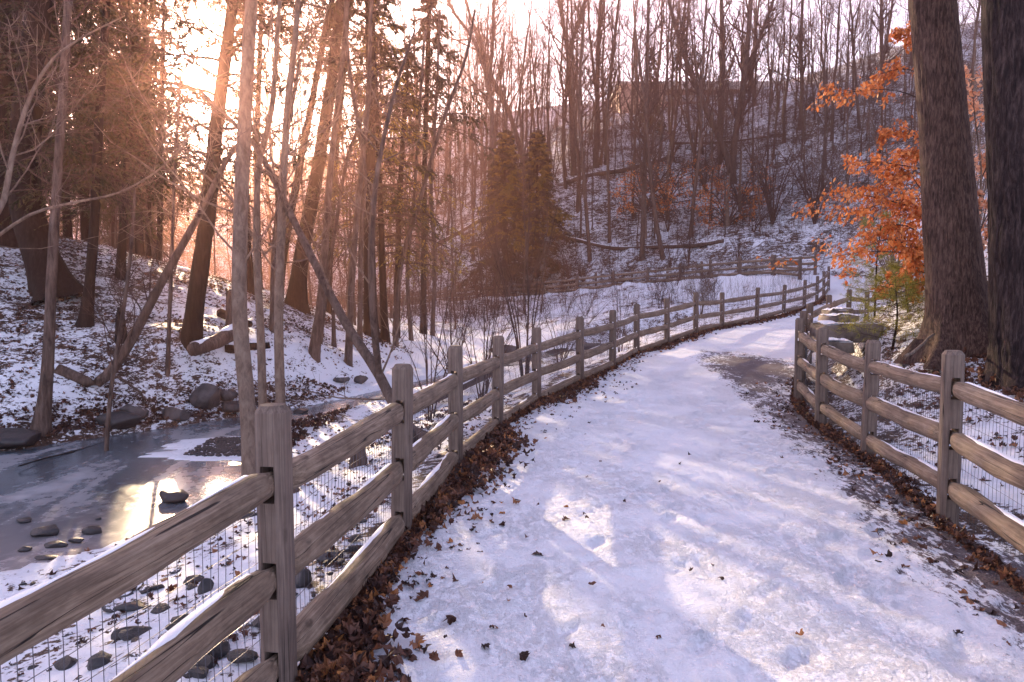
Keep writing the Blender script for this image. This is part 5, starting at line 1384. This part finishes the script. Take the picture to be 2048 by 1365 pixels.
def hlog(label, a_, b_, w, seed, snow=True):
    Da, Db = hit(*a_), hit(*b_); A_, B_ = P(*a_, Da), P(*b_, Db)
    if abs(Da - Db) > 5: B_ = A_ + (B_ - A_) / np.linalg.norm(B_ - A_) * 14
    tt = np.linspace(0, 1, 9)[:, None]; L_ = A_ + (B_ - A_) * tt; L_[:, 2] = H(L_[:, 0], L_[:, 1]) + w[0] * .35
    log(label, L_, None, w, 'bark_mid', snow, seed, HL, k=10)
hlog('long fallen trunk level across the foot of the hillside', (1120, 478), (1490, 480), (.35, .3), 7)
hlog('fallen trunk along the edge of the snowy ledge', (1130, 372), (1338, 318), (.45, .4), 8)
hlog('fallen trunk slanting down left of the dense evergreen', (866, 500), (948, 454), (.5, .35), 9)
hlog('fallen trunk high on the slope behind the leaning tree', (1340, 292), (1560, 274), (.3, .22), 10)
def stump(label, px, py, D, h, r0, seed, mat='bark_dark', lean=(0, 0)):
    p_ = P(px, py, D); b_ = np.array([p_[0], p_[1], H1(p_[0], p_[1])]); n1 = 14
    pa = b_ + np.column_stack([np.linspace(0, lean[0], n1), np.linspace(0, lean[1], n1), np.linspace(-.15, h, n1)])
    V, Fq = trunk_tube(pa, np.linspace(r0 * 1.15, r0 * .8, n1), 22, .15, .4, 4, seed, .2, r0 * .12, 4)
    V = V.reshape(n1, 22, 3); V[-1, :, 2] += h * .22 * noise3(np.arange(22) * .9, seed, 0); V[-2, :, 2] += h * .10 * noise3(np.arange(22) * .9, seed, 0)
    a = Acc(); a.add(V, Fq + [(np.arange(22) + (n1 - 1) * 22)[None]])
    o = link('tree_stump', a.mesh('tree_stump', M[mat], True, origin=b_), None, tuple(b_)); return tag(o, label, 'stump')
stump('black jagged stump on the leafy slope', 243, 700, 15.3, .62, .10, 1)
stump('broken pale brown snag beside the slender pale tree', 462, 655, 17.5, .85, .11, 2, 'bark_mid')
stump('short broken stump in the snow behind the second panel', 716, 880, 9.6, .50, .09, 3, 'bark_mid')
stump('small cut stub right of the flared stem', 668, 690, 21, .9, .055, 4, 'bark_mid')
log('forked dead branch lying on the snow of the bank', (232, 752, 14.4), (283, 785, 14.0), (.03, .05), 'bark_mid', False, seed=11, name='fallen_branch')
log('thin dead branch hanging from the bank over the ice', (150, 905, 11.4), (245, 875, 13.2), (.02, .015), 'bark_dark', False, seed=12, name='fallen_branch', mid=(40, 930, 10.8))
log('pale fallen branch propped against the big reddish tree', (1812, 715, 9.0), (1868, 668, 9.6), (.04, .03), 'bark_pale', False, seed=13, name='fallen_branch')

# ------------------------------------------------------------ dead leaves
lr = np.random.default_rng(33)
MT = [leaf_mesh_template('maple', lr) for _ in range(7)]
def leaf_field(name, label, xy, size, tilt, zoff, rndf, seed, T=MT):
    r = np.random.default_rng(seed); n_ = len(xy)
    z = H(xy[:, 0], xy[:, 1])
    R3 = rotm(r.normal(0, tilt, n_), r.normal(0, tilt, n_), r.uniform(0, 6.28, n_)); s = size * r.uniform(.55, 1.2, n_)
    pos = np.column_stack([xy, z + zoff * r.random(n_) + s * .12]); a = Acc(); rn = rndf(r, n_)
    for k in range(len(T)):
        m_ = np.arange(n_) % len(T) == k; scatter_leaves(a, T[k], pos[m_], R3[m_], s[m_], rn[m_])
    return tag(link(name, a.mesh(name, M['litter'], False)), label, 'leaf litter', None, 'stuff')
def along(posts, n_, i0, i1, offm, offs, seed, bias=1.0):
    r = np.random.default_rng(seed); pp = np.array([p[:2] for p, h in posts])[i0:i1 + 1]
    seg = np.linalg.norm(np.diff(pp, axis=0), axis=1); cs = np.concatenate([[0], np.cumsum(seg)])
    t = r.random(n_) ** bias * cs[-1]; i = np.clip(np.searchsorted(cs, t) - 1, 0, len(seg) - 1); f = ((t - cs[i]) / seg[i])[:, None]
    p = pp[i] * (1 - f) + pp[i + 1] * f; u = nz(pp[i + 1] - pp[i]); nv = np.column_stack([u[:, 1], -u[:, 0]])
    cl = .7 + .6 * noise3(t * .8, 0 * t + seed, 0)
    o = offm + np.abs(r.normal(0, offs, n_)) * cl
    return p + nv * o[:, None]
dk = lambda r, n_: r.random(n_) ** 1.6
leaf_field('dead_leaves', 'drift of brown maple leaves heaped along the foot of the left fence', along(LPOSTS, 4200, 1, 6, .02, .21, 1, 1.15), .050, .6, .06, dk, 1)
leaf_field('dead_leaves', 'loose brown leaves on the snow beside the left drift', along(LPOSTS, 700, 1, 8, .10, .30, 2, 1.1), .034, .35, .0, dk, 2)
leaf_field('dead_leaves', 'brown leaves along the further part of the left fence', along(LPOSTS, 3600, 5, 16, .0, .26, 3), .055, .6, .05, dk, 3)
leaf_field('dead_leaves', 'drift of brown leaves along the foot of the right fence', along(RPOSTS, 2600, 0, 6, -.10, .09, 4), .042, .6, .05, dk, 4)
RP2 = [(p, h) for p, h in RPOSTS]
leaf_field('dead_leaves', 'scattered leaves on the path side of the right fence', along(RPOSTS[::-1], 500, 6, 12, .05, .30, 5), .038, .35, 0, dk, 5)
leaf_field('dead_leaves', 'leaves in the snow behind the right fence', (lambda q: q[ground_full(q[:, 0], q[:, 1])[2] > .25])(np.column_stack([lr.uniform(3.0, 9, 1900), lr.uniform(3, 13.5, 1900)])), .042, .5, .01, dk, 6)
leaf_field('dead_leaves', 'leaves and scraps in the snow between the left fence and the creek', (lambda q: q[(ground_full(q[:, 0], q[:, 1])[1] > .1) & (ground_full(q[:, 0], q[:, 1])[2] > .25)])(np.column_stack([lr.uniform(-4.5, 0, 2300), lr.uniform(1.8, 14, 2300)])), .036, .5, .01, dk, 7)
kn = (lambda q: q[(ground_full(q[:, 0], q[:, 1])[1] > .15) & (noise3(q[:, 0] * .7, q[:, 1] * .7, 5) > -.35) & (q[:, 0] < -1.5 - .3 * (q[:, 1] - 12) + 2.2)])(np.column_stack([lr.uniform(-15, -.5, 14000), lr.uniform(11, 27, 14000)]))
kn = kn[bump2(kn[:, 0], kn[:, 1], -2.5, 19.5, 2.6, 4.5) < lr.random(len(kn)) * .8]
leaf_field('dead_leaves', 'dark leaf litter strewn over the snow of the knoll', kn, .055, .5, .01, lambda r, n_: r.random(n_) ** 2.6 * .8, 8)
eg = (lambda q: q[(lambda d_: (d_ > .02) & (d_ < .9))(ground_full(q[:, 0], q[:, 1])[1])])(np.column_stack([lr.uniform(-14, -3.4, 16000), lr.uniform(9.5, 18, 16000)]))
eg = eg[eg[:, 1] > 9.8][:3200]
leaf_field('dead_leaves', 'thick dark leaves packed along the far edge of the creek', eg, .055, .7, .05, lambda r, n_: r.random(n_) ** 3 * .6, 9)
ut = (lambda q: q)(np.column_stack([np.concatenate([lr.normal(5.75, .5, 420), lr.normal(6.3, .7, 500)]), np.concatenate([lr.normal(9.1, .45, 420), lr.normal(8.2, .5, 500)])]))
leaf_field('dead_leaves', 'brown leaves and bracken scraps at the feet of the two big trees', ut, .05, .8, .10, lambda r, n_: .2 + .6 * r.random(n_), 10)
# single leaves lying on the open snow of the path
lm = []
for V, q_ in MT:
    a = Acc(); a.add(V, q_); lm.append(a.mesh('fallen_leaf', M['litter_obj'], False))
lk = [(1077, 1113, .055), (1032, 1015, .05), (1380, 912, .03), (1010, 905, .05), (740, 1320, .06), (850, 1196, .05), (1045, 1322, .04), (905, 1250, .05), (1600, 1290, .03), (1750, 1120, .035), (1180, 1180, .03), (968, 1300, .035), (1825, 1046, .06), (955, 1040, .06), (1130, 1020, .035), (1250, 1010, .025)]
for i in range(24):
    t = lr.random() ** 1.5; lk.append((lr.uniform(800, 1100) + t * 500, lr.uniform(880, 1350), lr.uniform(.014, .028)))
for i, (px, py, s_) in enumerate(lk):
    D_ = hit(px, py); p_ = P(px, py, D_)
    g_, _a, dp_, _b = ground_full(np.array([p_[0]]), np.array([p_[1]]))
    if dp_[0] > 0: continue
    o = link('fallen_leaf', lm[i % 7], None, (p_[0], p_[1], float(g_[0]) + .012 + s_ * .1)); o.rotation_euler = (lr.normal(0, .3), lr.normal(0, .3), lr.uniform(0, 6)); o.scale = (s_,) * 3
    tag(o, 'single brown leaf lying on the trodden snow of the path', 'leaf', 'single leaves on the path')
